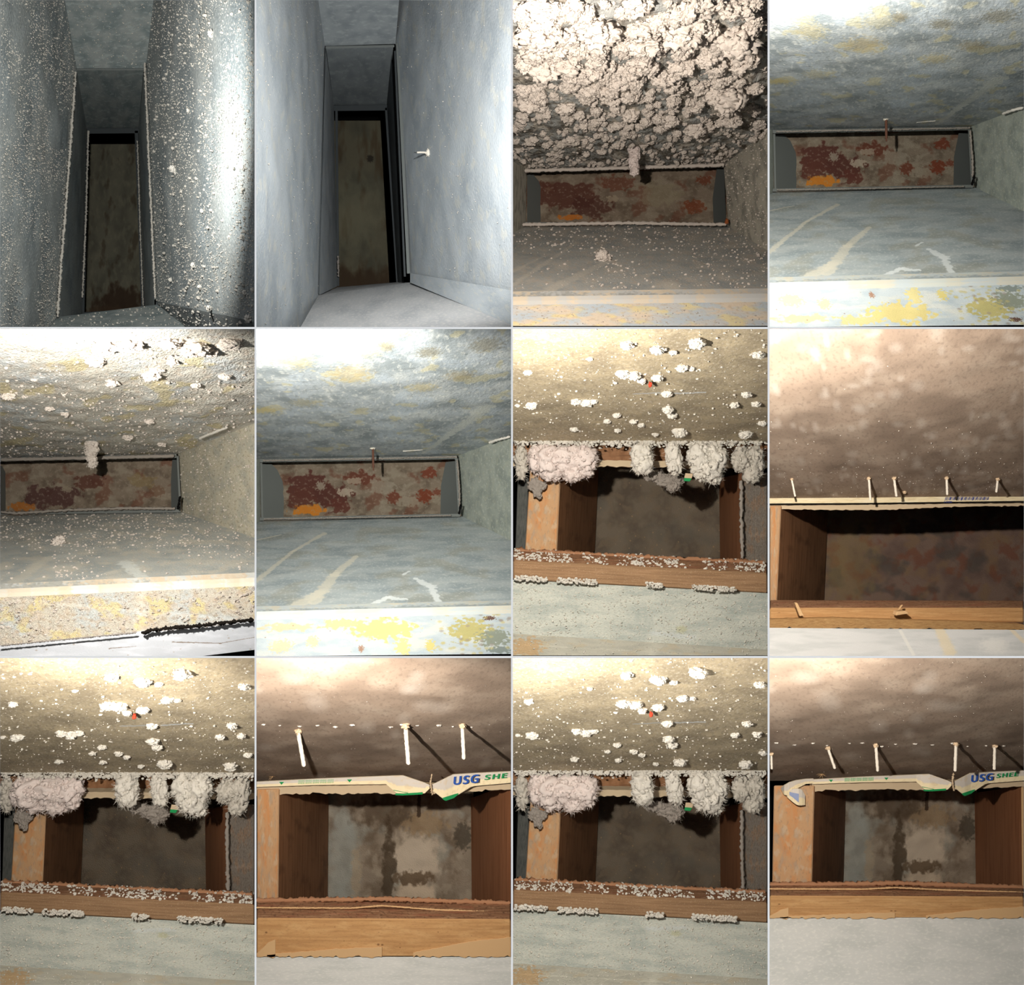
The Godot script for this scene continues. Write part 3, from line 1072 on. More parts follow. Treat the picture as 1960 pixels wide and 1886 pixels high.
func panel_lint() -> void:
	cell(982, 0, "in the third duct of the top row")
	var far := [[26, 326], [403, 316], [413, 434], [24, 432]]
	var k := 1.8
	var d := boot(far, k, 308, 447, 1.0, [572, 566, 627, 627], [0, 250], 480, "wide duct with its ceiling thickly crusted in pinkish lint, third in the top row")
	var tcl := Tex.new(512, 512, C(164, 166, 164)).noise(C(118, 112, 102), 71, 10, 8, 0.0, 0.4, 0.8).noise(C(196, 186, 172), 72, 14, 12, 0.05, 0.4, 0.7).noise(C(70, 62, 52), 73, 20, 20, 0.2, 0.5, 0.6)
	sheet(d.ceil, "ceiling_panel", d.duct, skin("crust", tcl, 0.95, 0.6, true), 110, 0.010, 12.0, 7, 0.005, 45.0)
	var tw := Tex.new(384, 384, C(172, 168, 156)).noise(C(120, 120, 112), 74, 4, 6, -0.1, 0.4, 0.7).noise(C(178, 166, 150), 75, 20, 30, 0.05, 0.5, 0.6)
	sheet(d.right, "side_wall", d.duct, skin("wall_lint", tw, 0.9, 0.15), 40, 0.002)
	sheet(d.left, "side_wall", d.duct, M.wall_lint, 12)
	var tf := Tex.new(512, 384, C(172, 172, 168)).noise(C(150, 154, 154), 76, 5, 8, -0.1, 0.4, 0.7).noise(C(192, 184, 172), 77, 10, 6, 0.05, 0.4, 0.6).noise(C(186, 172, 156), 78, 40, 30, 0.15, 0.4, 0.6)
	for a in [[0, 545, 120, 465, 0.014], [60, 560, 180, 500, 0.03], [300, 545, 330, 590, 0.03], [0, 520, 60, 490, 0.01]]:
		tf.streak(C(196, 190, 178), st(d.floor, a[0], a[1]), st(d.floor, a[2], a[3]), a[4], a[4] * 0.6, 0.6, 0.5, 3)
	sheet(d.floor, "floor_panel", d.duct, skin("floor_lint", tf, 0.8, 0.12), 50, 0.002)
	var tl := Tex.new(512, 128, C(206, 206, 204)).noise(C(230, 210, 184), 79, 5, 2.0, -0.1, 0.3, 0.8).noise(C(236, 218, 158), 80, 7, 2.5, 0.14, 0.4, 0.7).noise(C(190, 204, 216), 81, 5, 2, 0.1, 0.3, 0.7).noise(C(190, 166, 140), 82, 30, 10, 0.2, 0.5, 0.4)
	skin("ledge_lint", tl, 0.85, 0.1)
	bends(d, bend_skin("bend_lint", C(178, 178, 174), [C(206, 206, 204), C(226, 210, 186)], 6), null)
	sheet(d.ledge, "ledge", d.duct, M.ledge_lint, 40, 0.003)
	var marks := [[C(92, 56, 46), 100, 375, 60, 26, 0.85], [C(84, 52, 44), 150, 395, 40, 18, 0.8], [C(112, 66, 50), 200, 350, 30, 14, 0.7], [C(196, 116, 46), 112, 415, 26, 5, 0.9], [C(128, 70, 46), 345, 395, 20, 12, 0.8], [C(120, 66, 46), 365, 345, 14, 8, 0.8], [C(166, 152, 130), 190, 380, 12, 6, 0.8], [C(150, 140, 116), 280, 372, 40, 22, 0.6]]
	rust_end(d, far, k, marks, "rust_lint", "rust-blotched brown plate at the end of the lint-crusted duct in the top row", [[[27, 331], [38, 333], [50, 348], [56, 370], [57, 428], [27, 428]], [[390, 322], [404, 322], [408, 430], [384, 430], [382, 380]]])
	part("flange", bar([24, 327, 1.79], [404, 317, 1.79], 7, 0.02, M.steel), d.duct)
	part("flange", bar([20, 428, 1.79], [412, 431, 1.79], 6, 0.02, M.steel), d.duct)
	part("lint_edge", rope([Q(22, 327, 1.775), Q(200, 322, 1.775), Q(404, 316, 1.775)], 0.0062, 12, M.lint_beige, 0.4), d.duct)
	part("lint_edge", rope([Q(18, 430, 1.775), Q(220, 427, 1.775), Q(408, 430, 1.775)], 0.0056, 13, M.lint_beige, 0.4), d.duct)
	var cg := Geo.new()
	lump(cg, Q(409, 424, 1.77), Vector3(0.006, 0.008, 0.005), 2, 5, 0.4, 0.2)
	part("copper_bit", cg.mesh(M.copper), d.duct)
	# lint: coating as stuff, the big lumps one by one
	var lintmesh: ArrayMesh = protos[1].duplicate()
	lintmesh.surface_set_material(0, M.lint_beige)
	var patchy := FastNoiseLite.new()
	patchy.seed = 5
	patchy.frequency = 0.02
	var thick := func(u: float, v: float) -> float: return clampf(0.35 + 2.2 * patchy.get_noise_2d(u, v * 2.0), 0.0, 1.0)
	var coat := strewn(d.ceil, 1500, 0.003, 0.019, 2.6, thick)
	for i in coat.size():
		var t: Transform3D = coat[i]
		var q := clampf(1.5 - 1.25 * (t.origin.z / -1.5 - 1.0) / 0.8, 0.28, 1.5)
		coat[i] = Transform3D(t.basis.scaled(Vector3.ONE * q), t.origin)
	coat.append_array(strewn(d.ceil, 2200, 0.0012, 0.006, 2.5, thick))
	grains("lint_coating", coat, lintmesh, "pinkish lint crust clinging to the ceiling of the third duct in the top row", "lint")
	for a in [[50, 40, 46], [160, 30, 44], [250, 70, 40], [320, 50, 42], [60, 120, 38], [410, 170, 44], [455, 60, 50], [200, 150, 26], [290, 140, 26], [350, 240, 24], [420, 225, 22], [100, 200, 22], [30, 190, 26], [225, 215, 20], [300, 225, 18], [440, 110, 30], [130, 85, 22], [370, 110, 22]]:
		clump(d.ceil, a[0], a[1], a[2] * 0.62, "", "lint lumps on the crusted ceiling", 1.3, "lint_clump", M.lint_beige)
	label_mates("%s pale lint lump, %s from left, %s band of the crusted ceiling, top row")
	hanging_tuft(d.ceil, 231, 284, 50, 11, "hanging_lint", "pink lint tuft hanging before the rusty plate of the third duct in the top row", M.lint_pink)
	clump(d.floor, 172, 498, 12, "crumbly lint ball resting on the floor of the third duct in the top row", "", 1.2, "lint_ball", M.lint_beige)
	var low := func(u: float, v: float) -> float: return 0.25 + (0.75 if v < 480 or u > 340 or absf(u - 190) < 50 else 0.0)
	grains("dust_crumbs", strewn(d.floor, 1300, 0.0007, 0.0038, 4.0, low) + strewn(d.right, 700, 0.0006, 0.0025, 3.0) + strewn(d.ledge, 300, 0.0006, 0.002, 3.0), lintmesh, "beige dust crumbs scattered on floor and side of the third duct in the top row", "dust")


func hanging_tuft(f: Dictionary, u: float, v: float, long: float, wide: float, called: String, label: String, m: Material) -> void:
	var p := on(f, u, v)
	var s := p.z / -1.5 * 0.001
	var o := thing(called, p, label, "lint")
	var g := Geo.new()
	for i in 5:
		var t := i / 4.0
		fluff(g, p + Vector3(sin(i * 2.1) * 2.0 * s, -(0.08 + t * 0.8) * long * s, 0), Vector3(wide * (1.1 - 0.35 * t), long * 0.18, wide) * s, 40, 1.2 * s, 3.5 * s, 1, 30 + i, 0.2)
	for i in 120:
		var q := p + Vector3(rng.randf_range(-wide, wide) * s * 0.8, -rng.randf() * long * s, wide * s * 0.8)
		hair(g, q, Vector3(rng.randfn(), rng.randfn(), 0.6).normalized(), 8 * s, 0.4 * s)
	part("tuft", g.mesh(m), o)


func panel_rust(x: float, y: float, phrase: String) -> void:
	cell(x, y, phrase)
	var top := y < 1.0
	var spot := "top right duct" if top else "middle row, second duct"
	var far := [[7, 250], [384, 243], [392, 358], [8, 368]]
	var k := 1.8
	var d := boot(far, k, 247, 372, 1.0, [545, 533, 627, 622], [0, 204], 405, "wide duct with scrubbed blue-white stained ceiling and a rusty end, the " + spot)
	if not M.has("scrubbed"):
		var tc := Tex.new(768, 768, C(182, 189, 194)).noise(C(140, 148, 152), 91, 5, 6, -0.2, 0.4, 0.8).noise(C(202, 206, 206), 92, 8, 10, 0.0, 0.4, 0.8).noise(C(190, 200, 210), 93, 5, 5, 0.1, 0.4, 0.6)
		tc.noise(C(144, 150, 153), 94, 40, 26, 0.12, 0.5, 0.45).noise(C(226, 226, 220), 95, 50, 30, 0.18, 0.5, 0.6).noise(C(212, 200, 156), 96, 8, 8, 0.30, 0.42, 0.5)
		for a in [[180, 85, 34, 14, C(202, 178, 126)], [80, 60, 26, 14, C(214, 196, 146)], [330, 45, 22, 8, C(122, 112, 88)], [250, 32, 14, 7, C(146, 128, 92)], [390, 88, 26, 9, C(140, 126, 96)], [90, 142, 22, 9, C(170, 158, 122)], [318, 112, 24, 9, C(206, 186, 132)], [12, 156, 24, 7, C(216, 190, 110)], [60, 30, 22, 12, C(216, 200, 150)], [440, 30, 30, 10, C(132, 124, 104)], [210, 40, 30, 12, C(210, 198, 160)]]:
			var kk := kat(d.ceil, a[0], a[1])
			tc.blob(a[4], st(d.ceil, a[0], a[1]), a[2] * kk * 0.001 / d.ceil.w, a[3] * 0.0042 / d.ceil.h, 0.5, 0.9, 0.5, int(a[0]), 3.0)
		tc.streak(C(210, 212, 206), st(d.ceil, 320, 238), st(d.ceil, 440, 150), 0.008, 0.03, 0.85, 0.7, 5)
		for i in 120:
			var a := Vector2(rng.randf(), rng.randf())
			tc.streak(C(216, 218, 214) if i % 2 else C(128, 134, 136), a, a + Vector2(rng.randf_range(0.01, 0.05), rng.randf_range(-0.01, 0.01)), 0.003, 0.001, 0.5, 0.4, i)
		skin("scrubbed", tc, 0.6, 0.08)
		var tw := Tex.new(384, 384, C(156, 162, 154)).noise(C(132, 140, 134), 101, 4, 5, -0.2, 0.4, 0.8).noise(C(164, 166, 152), 102, 12, 14, 0.05, 0.5, 0.6).noise(C(190, 192, 182), 103, 22, 22, 0.25, 0.45, 0.5)
		for i in 40:
			var a := Vector2(rng.randf(), rng.randf())
			tw.streak(C(186, 188, 176), a, a + Vector2(rng.randf_range(-0.03, 0.03), rng.randf_range(-0.05, 0.05)), 0.005, 0.002, 0.5, 0.5, i)
		skin("scuffed", tw, 0.65, 0.15)
		var tf := Tex.new(768, 512, C(170, 178, 180)).noise(C(146, 156, 160), 111, 4, 9, -0.2, 0.4, 0.8).noise(C(188, 192, 190), 112, 6, 12, 0.0, 0.4, 0.6).noise(C(156, 152, 136), 113, 5, 5, 0.1, 0.4, 0.4).noise(C(208, 210, 208), 114, 70, 50, 0.2, 0.5, 0.4, 2)
		for a in [[0, 482, 70, 425, 9, 6], [70, 425, 130, 391, 6, 8], [110, 520, 150, 470, 18, 12], [150, 470, 190, 436, 12, 7], [-5, 405, 46, 394, 4, 3], [60, 540, 120, 505, 22, 14]]:
			tf.streak(C(216, 210, 194), st(d.floor, a[0], a[1]), st(d.floor, a[2], a[3]), a[4] * 0.0013 / d.floor.w, a[5] * 0.0013 / d.floor.w, 0.75, 0.5, int(a[0]))
		for a in [[305, 478, 335, 494, 6, 12], [332, 492, 352, 530, 9, 8], [215, 530, 250, 515, 5, 8], [250, 515, 288, 518, 8, 4], [280, 470, 292, 464, 4, 3]]:
			tf.streak(C(224, 228, 228), st(d.floor, a[0], a[1]), st(d.floor, a[2], a[3]), a[4] * 0.0013 / d.floor.w, a[5] * 0.0013 / d.floor.w, 0.85, 0.7, int(a[0]))
		tf.specks(C(214, 216, 212), 260, 0.6, 3.0, 0.6, 4)
		skin("streaked", tf, 0.6, 0.06)
		var tl := Tex.new(768, 192, C(204, 212, 216)).noise(C(186, 198, 206), 121, 8, 3, -0.1, 0.4, 0.7).noise(C(228, 226, 216), 122, 6, 3, 0.0, 0.4, 0.7)
		for a in [[250, 600, 60, 26, C(232, 212, 138)], [275, 565, 14, 22, C(232, 216, 150)], [330, 565, 9, 14, C(226, 208, 128)], [40, 575, 22, 16, C(236, 212, 176)], [105, 582, 12, 14, C(236, 212, 172)], [170, 612, 40, 12, C(232, 214, 150)], [60, 610, 50, 10, C(232, 208, 168)], [420, 590, 40, 26, C(196, 184, 118)], [460, 575, 30, 20, C(150, 156, 140)], [470, 612, 12, 5, C(104, 74, 62)], [195, 565, 5, 8, C(176, 134, 110)], [460, 552, 24, 8, C(140, 150, 146)]]:
			tl.blob(a[4], st(d.ledge, a[0], a[1]), a[2] * 0.00125 / d.ledge.w, a[3] * 0.00125 / d.ledge.h, 0.9, 0.9, 0.15, int(a[0]), 2.5)
		for i in 60:
			tl.blob(C(206, 192, 130) if i % 3 else C(164, 150, 140), Vector2(rng.randf_range(0.7, 1), rng.randf()), 0.008, 0.03, 0.6, 0.8, 0.3, i)
		tl.streak(C(190, 160, 136), st(d.ledge, 0, 552), st(d.ledge, 60, 549), 0.003, 0.002, 0.7, 0.9, 2).specks(C(150, 110, 90), 40, 0.6, 2.5, 0.7, 6)
		skin("flaking", tl, 0.75, 0.1)
	sheet(d.ceil, "ceiling_panel", d.duct, M.scrubbed, 50, 0.004, 6.0, 3)
	sheet(d.right, "side_wall", d.duct, M.scuffed, 40, 0.003, 10.0, 4)
	sheet(d.left, "side_wall", d.duct, M.scuffed, 6)
	sheet(d.floor, "floor_panel", d.duct, M.streaked, 50, 0.003, 6.0, 6)
	if not M.has("bend_rust"):
		bend_skin("bend_rust", C(176, 184, 186), [C(204, 212, 216), C(214, 218, 212), C(222, 214, 196)], 5)
	bends(d, M.bend_rust, M.bend_rust_low)
	sheet(d.ledge, "ledge", d.duct, M.flaking, 40, 0.004, 12.0, 6)
	var marks := [[C(92, 54, 46), 100, 300, 40, 22, 0.95], [C(88, 52, 44), 140, 320, 36, 22, 0.95], [C(96, 56, 46), 85, 325, 26, 20, 0.9], [C(104, 58, 44), 195, 285, 30, 12, 0.9], [C(98, 56, 46), 160, 338, 20, 12, 0.9], [C(206, 128, 44), 100, 346, 32, 9, 0.95], [C(112, 62, 46), 262, 322, 12, 12, 0.9], [C(122, 62, 42), 322, 320, 14, 12, 0.95], [C(120, 62, 44), 330, 276, 14, 10, 0.9], [C(118, 62, 46), 345, 312, 8, 6, 0.8], [C(174, 160, 142), 170, 312, 14, 8, 0.9], [C(168, 154, 136), 185, 290, 16, 6, 0.8], [C(160, 150, 134), 122, 300, 8, 8, 0.8], [C(152, 142, 126), 240, 300, 24, 14, 0.7], [C(156, 144, 126), 290, 330, 20, 10, 0.7]]
	rust_end(d, far, k, marks, "rust_clean", "plate blotched with red rust and an orange patch, end of the " + spot, [[[10, 257], [28, 258], [40, 270], [50, 292], [53, 318], [52, 360], [10, 362]], [[362, 255], [384, 252], [388, 354], [352, 354], [353, 300]]])
	part("flange", bar([6, 252, 1.785], [384, 245.5, 1.785], 7, 0.02, M.steel), d.duct)
	part("flange", bar([6, 364, 1.785], [390, 356.5, 1.785], 6, 0.02, M.steel), d.duct)
	part("flange", bar([9, 256, 1.79], [11, 364, 1.79], 4, 0.02, M.steel), d.duct)
	part("flange", bar([383, 248, 1.785], [389, 355, 1.785], 6, 0.02, M.steel), d.duct)
	part("lint_edge", rope([Q(12, 252, 1.775), Q(190, 249, 1.775), Q(384, 245, 1.775)], 0.0026, 12, M.lint_grey, 0.7), d.duct)
	part("lint_edge", rope([Q(384, 250, 1.775), Q(388, 300, 1.775), Q(389, 340, 1.775)], 0.0030, 14, M.lint_grey, 0.7), d.duct)
	part("lint_edge", rope([Q(14, 364, 1.775), Q(180, 361, 1.775), Q(372, 357, 1.775)], 0.0022, 15, M.lint_grey, 0.8), d.duct)
	part("crack", rope([Q(392, 336, 1.76), Q(389, 346, 1.76), Q(388, 355, 1.76)], 0.0036, 16, M.void, 0.5), d.duct)
	part("sealant_strip", rope([on(d.ceil, 446, 214) + Vector3(0, -0.006, 0), on(d.ceil, 466, 207) + Vector3(0, -0.006, 0), on(d.ceil, 486, 202.5) + Vector3(0, -0.006, 0)], 0.0042, 17, M.lint_white, 0.4), d.duct)
	part("sealant_strip", rope([on(d.ceil, 280, 234), on(d.ceil, 318, 231)], 0.002, 18, M.lint_white, 0.6), d.duct)
	var p := on(d.ceil, 223, 228)
	var s := p.z / -1.5 * 0.001
	var nail := thing("nail", p, "thin rusty nail hanging from the ceiling before the rusted plate, " + spot, "nail")
	part("shank", rope([p, p + Vector3(0.3, -20, 0) * s, p + Vector3(0.6, -38, 0) * s], 2.3 * s, 4, M.nail_rust, 0.12), nail)
	part("point", rope([p + Vector3(0.6, -38, 0) * s, p + Vector3(0.8, -43, 0) * s], 1.3 * s, 4, M.nail_rust, 0.1), nail)
	var g := Geo.new()
	lump(g, p, Vector3(5, 2.5, 4) * s, 2, 6, 0.4, 0.3)
	part("chipped_paint", g.mesh(M.nail_white), nail)


func panel_dusty_boot() -> void:
	cell(0, 630, "in the leftmost duct of the middle row")
	var far := [[-1, 247], [341, 239], [348, 350], [-1, 357]]
	var k := 1.8
	var d := boot(far, k, 247, 357, 1.0, [502, 480, 606, 556], [0, 180], 400, "wide duct with dusty mottled ceiling and white sill, leftmost of the middle row")
	var tc := Tex.new(640, 640, C(206, 202, 192)).noise(C(176, 174, 168), 131, 5, 6, -0.2, 0.4, 0.7).noise(C(204, 202, 194), 132, 8, 10, 0.0, 0.4, 0.7).noise(C(190, 198, 204), 133, 4, 5, 0.1, 0.4, 0.6).noise(C(204, 186, 168), 134, 30, 30, 0.1, 0.5, 0.5).noise(C(212, 196, 146), 135, 6, 6, 0.25, 0.4, 0.6).noise(C(150, 140, 128), 136, 60, 60, 0.25, 0.5, 0.5)
	sheet(d.ceil, "ceiling_panel", d.duct, skin("dusty_top", tc, 0.9, 0.25), 80, 0.006, 8.0, 3, 0.003, 60.0)
	var tw := Tex.new(384, 384, C(184, 178, 160)).noise(C(156, 156, 146), 137, 4, 5, -0.2, 0.4, 0.7).noise(C(182, 172, 150), 138, 14, 16, 0.05, 0.5, 0.6).noise(C(124, 116, 100), 139, 30, 30, 0.2, 0.5, 0.5)
	sheet(d.right, "side_wall", d.duct, skin("dusty_side", tw, 0.9, 0.2), 40, 0.003)
	var tf := Tex.new(640, 448, C(172, 174, 170)).noise(C(148, 154, 154), 141, 5, 8, -0.2, 0.4, 0.7).noise(C(194, 188, 174), 142, 8, 8, 0.0, 0.4, 0.6).noise(C(186, 176, 160), 143, 50, 40, 0.15, 0.45, 0.5)
	tf.streak(C(192, 188, 176), st(d.floor, 20, 490), st(d.floor, 90, 440), 0.03, 0.02, 0.6, 0.5, 3).streak(C(206, 210, 206), st(d.floor, 240, 450), st(d.floor, 270, 475), 0.03, 0.02, 0.7, 0.6, 4)
	sheet(d.floor, "floor_panel", d.duct, skin("dusty_floor", tf, 0.8, 0.12), 50, 0.003)
	var tl := Tex.new(640, 192, C(214, 206, 192)).noise(C(206, 210, 210), 144, 4, 2, 0.0, 0.3, 0.8).noise(C(230, 212, 152), 145, 7, 3, 0.12, 0.34, 0.7).noise(C(178, 154, 130), 146, 30, 14, 0.1, 0.5, 0.5).noise(C(214, 194, 174), 147, 12, 6, 0.1, 0.4, 0.5)
	skin("dusty_ledge", tl, 0.95, 0.5)
	bends(d, bend_skin("bend_dusty", C(180, 180, 174), [C(206, 210, 210), C(220, 206, 186), C(214, 196, 172)], 7), null)
	sheet(d.ledge, "ledge", d.duct, M.dusty_ledge, 90, 0.004, 20.0, 2, 0.004, 70.0)
	var marks := [[C(84, 56, 52), 100, 320, 46, 22, 0.85], [C(94, 58, 48), 170, 292, 28, 14, 0.8], [C(180, 108, 44), 42, 340, 22, 8, 0.8], [C(150, 138, 118), 128, 306, 10, 6, 0.8], [C(116, 84, 64), 300, 310, 14, 10, 0.6], [C(140, 120, 80), 270, 290, 26, 12, 0.5]]
	rust_end(d, far, k, marks, "rust_dusty", "dim brown rusted plate at the end of the leftmost duct in the middle row", [[[-1, 262], [4, 262], [13, 280], [18, 310], [18, 350], [-1, 352]], [[330, 246], [340, 244], [344, 346], [328, 346], [327, 290]]])
	part("flange", bar([-1, 250, 1.785], [338, 243, 1.785], 8, 0.02, M.steel), d.duct)
	part("flange", bar([-1, 353, 1.785], [346, 348, 1.785], 6, 0.02, M.steel), d.duct)
	part("flange", bar([340, 243, 1.785], [345, 346, 1.785], 4, 0.02, M.steel), d.duct)
	part("lint_edge", rope([Q(2, 250, 1.775), Q(170, 247, 1.775), Q(334, 243, 1.775)], 0.0060, 12, M.lint_grey, 0.35), d.duct)
	part("lint_edge", rope([Q(2, 350, 1.775), Q(30, 353, 1.775), Q(120, 347, 1.775), Q(250, 343, 1.775), Q(335, 344, 1.775)], 0.0046, 13, M.lint_grey, 0.6), d.duct)
	part("crack", rope([Q(345, 320, 1.76), Q(342, 335, 1.76), Q(341, 346, 1.76)], 0.0034, 16, M.void, 0.5), d.duct)
	part("sealant_strip", rope([on(d.ceil, 382, 206) + Vector3(0, -0.006, 0), on(d.ceil, 410, 194) + Vector3(0, -0.006, 0), on(d.ceil, 436, 184) + Vector3(0, -0.006, 0)], 0.0040, 17, M.lint_white, 0.5), d.duct)
	# white sill of the vent, below the ledge
	var ka := kat(d.ledge, 0, 606) - 0.01
	var sill := thing("white_sill", Q(240, 600, ka), "white painted vent sill with dirty cracks under the leftmost duct, middle row", "sill")
	var tsl := Tex.new(512, 128, C(196, 199, 206)).noise(C(220, 222, 230), 151, 5, 3, 0.0, 0.4, 0.6).specks(C(140, 120, 100), 60, 0.6, 2.5, 0.6, 6)
	for a in [[300, 578, 390, 570], [390, 570, 487, 556], [330, 600, 420, 602], [420, 602, 487, 590], [210, 612, 260, 608]]:
		tsl.streak(C(110, 92, 76), Vector2(a[0] / 487.0, (a[1] - 556) / 72.0), Vector2(a[2] / 487.0, (a[3] - 556) / 72.0), 0.005, 0.003, 0.7, 0.9, int(a[0]))
	var top := facet([[0, 606, ka], [487, 556, ka], [240, 700, ka - 0.02]], [[-1, 606], [488, 556], [488, 614], [380, 627], [-1, 627]])
	sheet(top, "board", sill, skin("sill", tsl, 0.6, 0.06), 40, 0.002, 12.0, 4)
	part("dirt_line", rope([Q(2, 606, ka - 0.012), Q(180, 589, ka - 0.012), Q(262, 581, ka - 0.012)], 0.0016, 5, M.lint_grey, 0.8), sill)
	part("dirt_line", rope([Q(270, 582, ka - 0.012), Q(300, 575, ka - 0.012), Q(360, 570, ka - 0.012), Q(486, 556.5, ka - 0.012)], 0.0036, 6, M.black_dirt, 0.9), sill)
	var blk := facet([[380, 627, ka + 0.02], [488, 614, ka + 0.02], [488, 640, ka]], [[380, 627], [488, 614], [488, 627]])
	sheet(blk, "shadow_gap", sill, M.void, 4)
	hanging_tuft(d.ceil, 176, 216, 48, 11, "hanging_lint", "grey-pink lint tuft hanging from the ceiling of the leftmost duct in the middle row", M.lint_beige)
	clump(d.floor, 112, 412, 10, "round lint ball sitting on the floor of the leftmost duct in the middle row", "", 1.1, "lint_ball", M.lint_beige)
	for a in [[200, 30, 24], [185, 55, 18], [290, 85, 16], [300, 75, 12], [215, 100, 12], [370, 30, 26], [330, 60, 11], [400, 40, 16], [430, 88, 10], [95, 150, 8], [125, 160, 8], [250, 20, 22], [325, 20, 20], [285, 175, 8], [375, 105, 9], [65, 95, 6], [10, 125, 12], [440, 20, 20], [245, 205, 9], [310, 218, 8]]:
		clump(d.ceil, a[0], a[1], a[2] * 0.65, "", "lint lumps on the mottled ceiling", 1.5, "lint_clump", M.lint_beige)
	label_mates("%s lint lump, %s from left, %s band of the mottled ceiling, middle row")
	var lintmesh: ArrayMesh = protos[2].duplicate()
	lintmesh.surface_set_material(0, M.lint_beige)
	var band := func(u: float, v: float) -> float: return 0.15 + (0.85 if (v < 440 and (u > 340 or v < 420)) or absf(u - 140) < 40 else 0.0)
	grains("dust_crumbs", strewn(d.ceil, 2600, 0.0007, 0.0034, 4.0) + strewn(d.floor, 2400, 0.0006, 0.0032, 4.0, band) + strewn(d.right, 800, 0.0006, 0.0030, 3.0) + strewn(d.ledge, 700, 0.0008, 0.0035, 3.0), lintmesh, "beige dust crumbs all over the leftmost duct of the middle row", "dust")


# ---------------------------------------------------------------- wall cavities with wood
func panel_tufts(x: float, y: float, phrase: String) -> void:
	cell(x, y, phrase)
	var spot := phrase.trim_prefix("in the ")
	if y > 1000:
		ox += -2.0 if x < 1 else 1.0
		oy += 5.0 if x < 1 else 1.0
	var uL := 0.2 - (ox - x)
	var uR := 486.8 - (ox - x)
	var duct := thing("air_duct", Q(240, 560, 1.3), "tan ceilinged duct with pale dusty floor and wooden wall cavity, " + spot, "duct")
	var c := facet([[0, 216, 1.45], [487, 216, 1.45], [240, 0, 1.0]], [[uL - 1, -6], [uR + 1, -6], [uR + 1, 216], [240, 221], [uL - 1, 216]])
	var fl := facet([[0, 480, 1.36], [487, 506, 1.36], [240, 620, 1.30]], [[uL - 1, 480], [uR + 1, 506], [uR + 1, 614], [uL - 1, 583]])
	var lip := facet([[0, 583, kat(fl, 0, 583)], [487, 614, kat(fl, 487, 614)], [240, 640, kat(fl, 240, 600) - 0.03]], [[uL - 1, 583], [uR + 1, 614], [uR + 1, 628], [uL - 1, 628]])
	if not M.has("tan_top"):
		var tc := Tex.new(640, 640, C(186, 172, 146)).noise(C(158, 146, 124), 161, 4, 5, -0.2, 0.4, 0.7).noise(C(206, 190, 158), 162, 9, 12, 0.0, 0.4, 0.5).noise(C(146, 134, 116), 163, 50, 30, 0.1, 0.5, 0.5).noise(C(216, 208, 192), 164, 70, 60, 0.25, 0.5, 0.5, 2)
		tc.streak(C(196, 204, 216), st(c, 232, 125), st(c, 300, 122), 0.006, 0.008, 0.6, 0.7, 3).streak(C(214, 222, 232), st(c, 312, 123), st(c, 368, 121), 0.008, 0.006, 0.7, 0.7, 4).specks(C(226, 220, 206), 900, 0.6, 2.2, 0.7, 7)
		skin("tan_top", tc, 0.75, 0.08)
		var tf := Tex.new(640, 320, C(196, 199, 190)).noise(C(160, 168, 164), 165, 4, 4, -0.2, 0.4, 0.7).noise(C(200, 200, 190), 166, 30, 24, 0.0, 0.5, 0.6).noise(C(150, 156, 150), 167, 70, 50, 0.2, 0.5, 0.5, 2)
		tf.blob(C(178, 176, 140), st(fl, 322, 575), 0.02, 0.05, 0.6).streak(C(196, 204, 210), st(fl, 270, 582), st(fl, 340, 590), 0.02, 0.02, 0.4, 0.8)
		skin("pale_floor", tf, 0.85, 0.15)
		var tl := Tex.new(512, 96, C(214, 212, 198)).noise(C(196, 196, 184), 168, 8, 3, -0.1, 0.4, 0.6).noise(C(218, 204, 176), 169, 7, 2, 0.2, 0.4, 0.5)
		tl.blob(C(218, 182, 136), st(lip, 25, 610), 0.06, 0.4, 0.8, 0.8, 0.2, 3)
		skin("pale_lip", tl, 0.85, 0.2)
		var td := Tex.new(384, 256, C(134, 122, 106)).noise(C(104, 92, 80), 171, 5, 4, -0.2, 0.4, 0.8).noise(C(140, 124, 104), 172, 10, 8, 0.05, 0.4, 0.6).noise(C(110, 106, 98), 173, 3, 2, 0.1, 0.5, 0.5).specks(C(196, 160, 116), 160, 0.5, 2.0, 0.7, 8)
		skin("dirt", td, 0.95, 0.2)
		skin("grey_block", Tex.new(128, 256, C(130, 132, 128)).noise(C(100, 104, 102), 174, 5, 8, -0.1, 0.4, 0.8).noise(C(160, 158, 150), 175, 10, 16, 0.1, 0.5, 0.6), 0.9, 0.2)
		skin("linty_block", Tex.new(192, 384, C(170, 158, 146)).noise(C(190, 158, 132), 176, 3, 5, 0.0, 0.3, 0.8).noise(C(132, 122, 112), 177, 14, 24, 0.1, 0.5, 0.6).noise(C(196, 188, 178), 178, 20, 30, 0.1, 0.5, 0.6), 0.95, 0.5)
		skin("brown_board", Tex.new(640, 96, C(164, 130, 98)).noise(C(138, 106, 78), 179, 3, 8, -0.2, 0.5, 0.7).noise(C(182, 146, 112), 180, 6, 4, 0.0, 0.5, 0.5).specks(C(212, 190, 160), 1500, 0.5, 1.4, 0.7, 9), 0.8, 0.06)
	sheet(c, "ceiling_panel", duct, M.tan_top, 50, 0.003, 8.0, 3)
	sheet(fl, "floor_panel", duct, M.pale_floor, 50, 0.003, 10.0, 5)
	sheet(lip, "ledge", duct, M.pale_lip, 40, 0.002, 20.0, 6)
	# cavity behind
	var slab := thing("earth_slab", Q(280, 430, 1.85), "dark dirt-speckled slab at the back of the wooden cavity, " + spot, "slab")
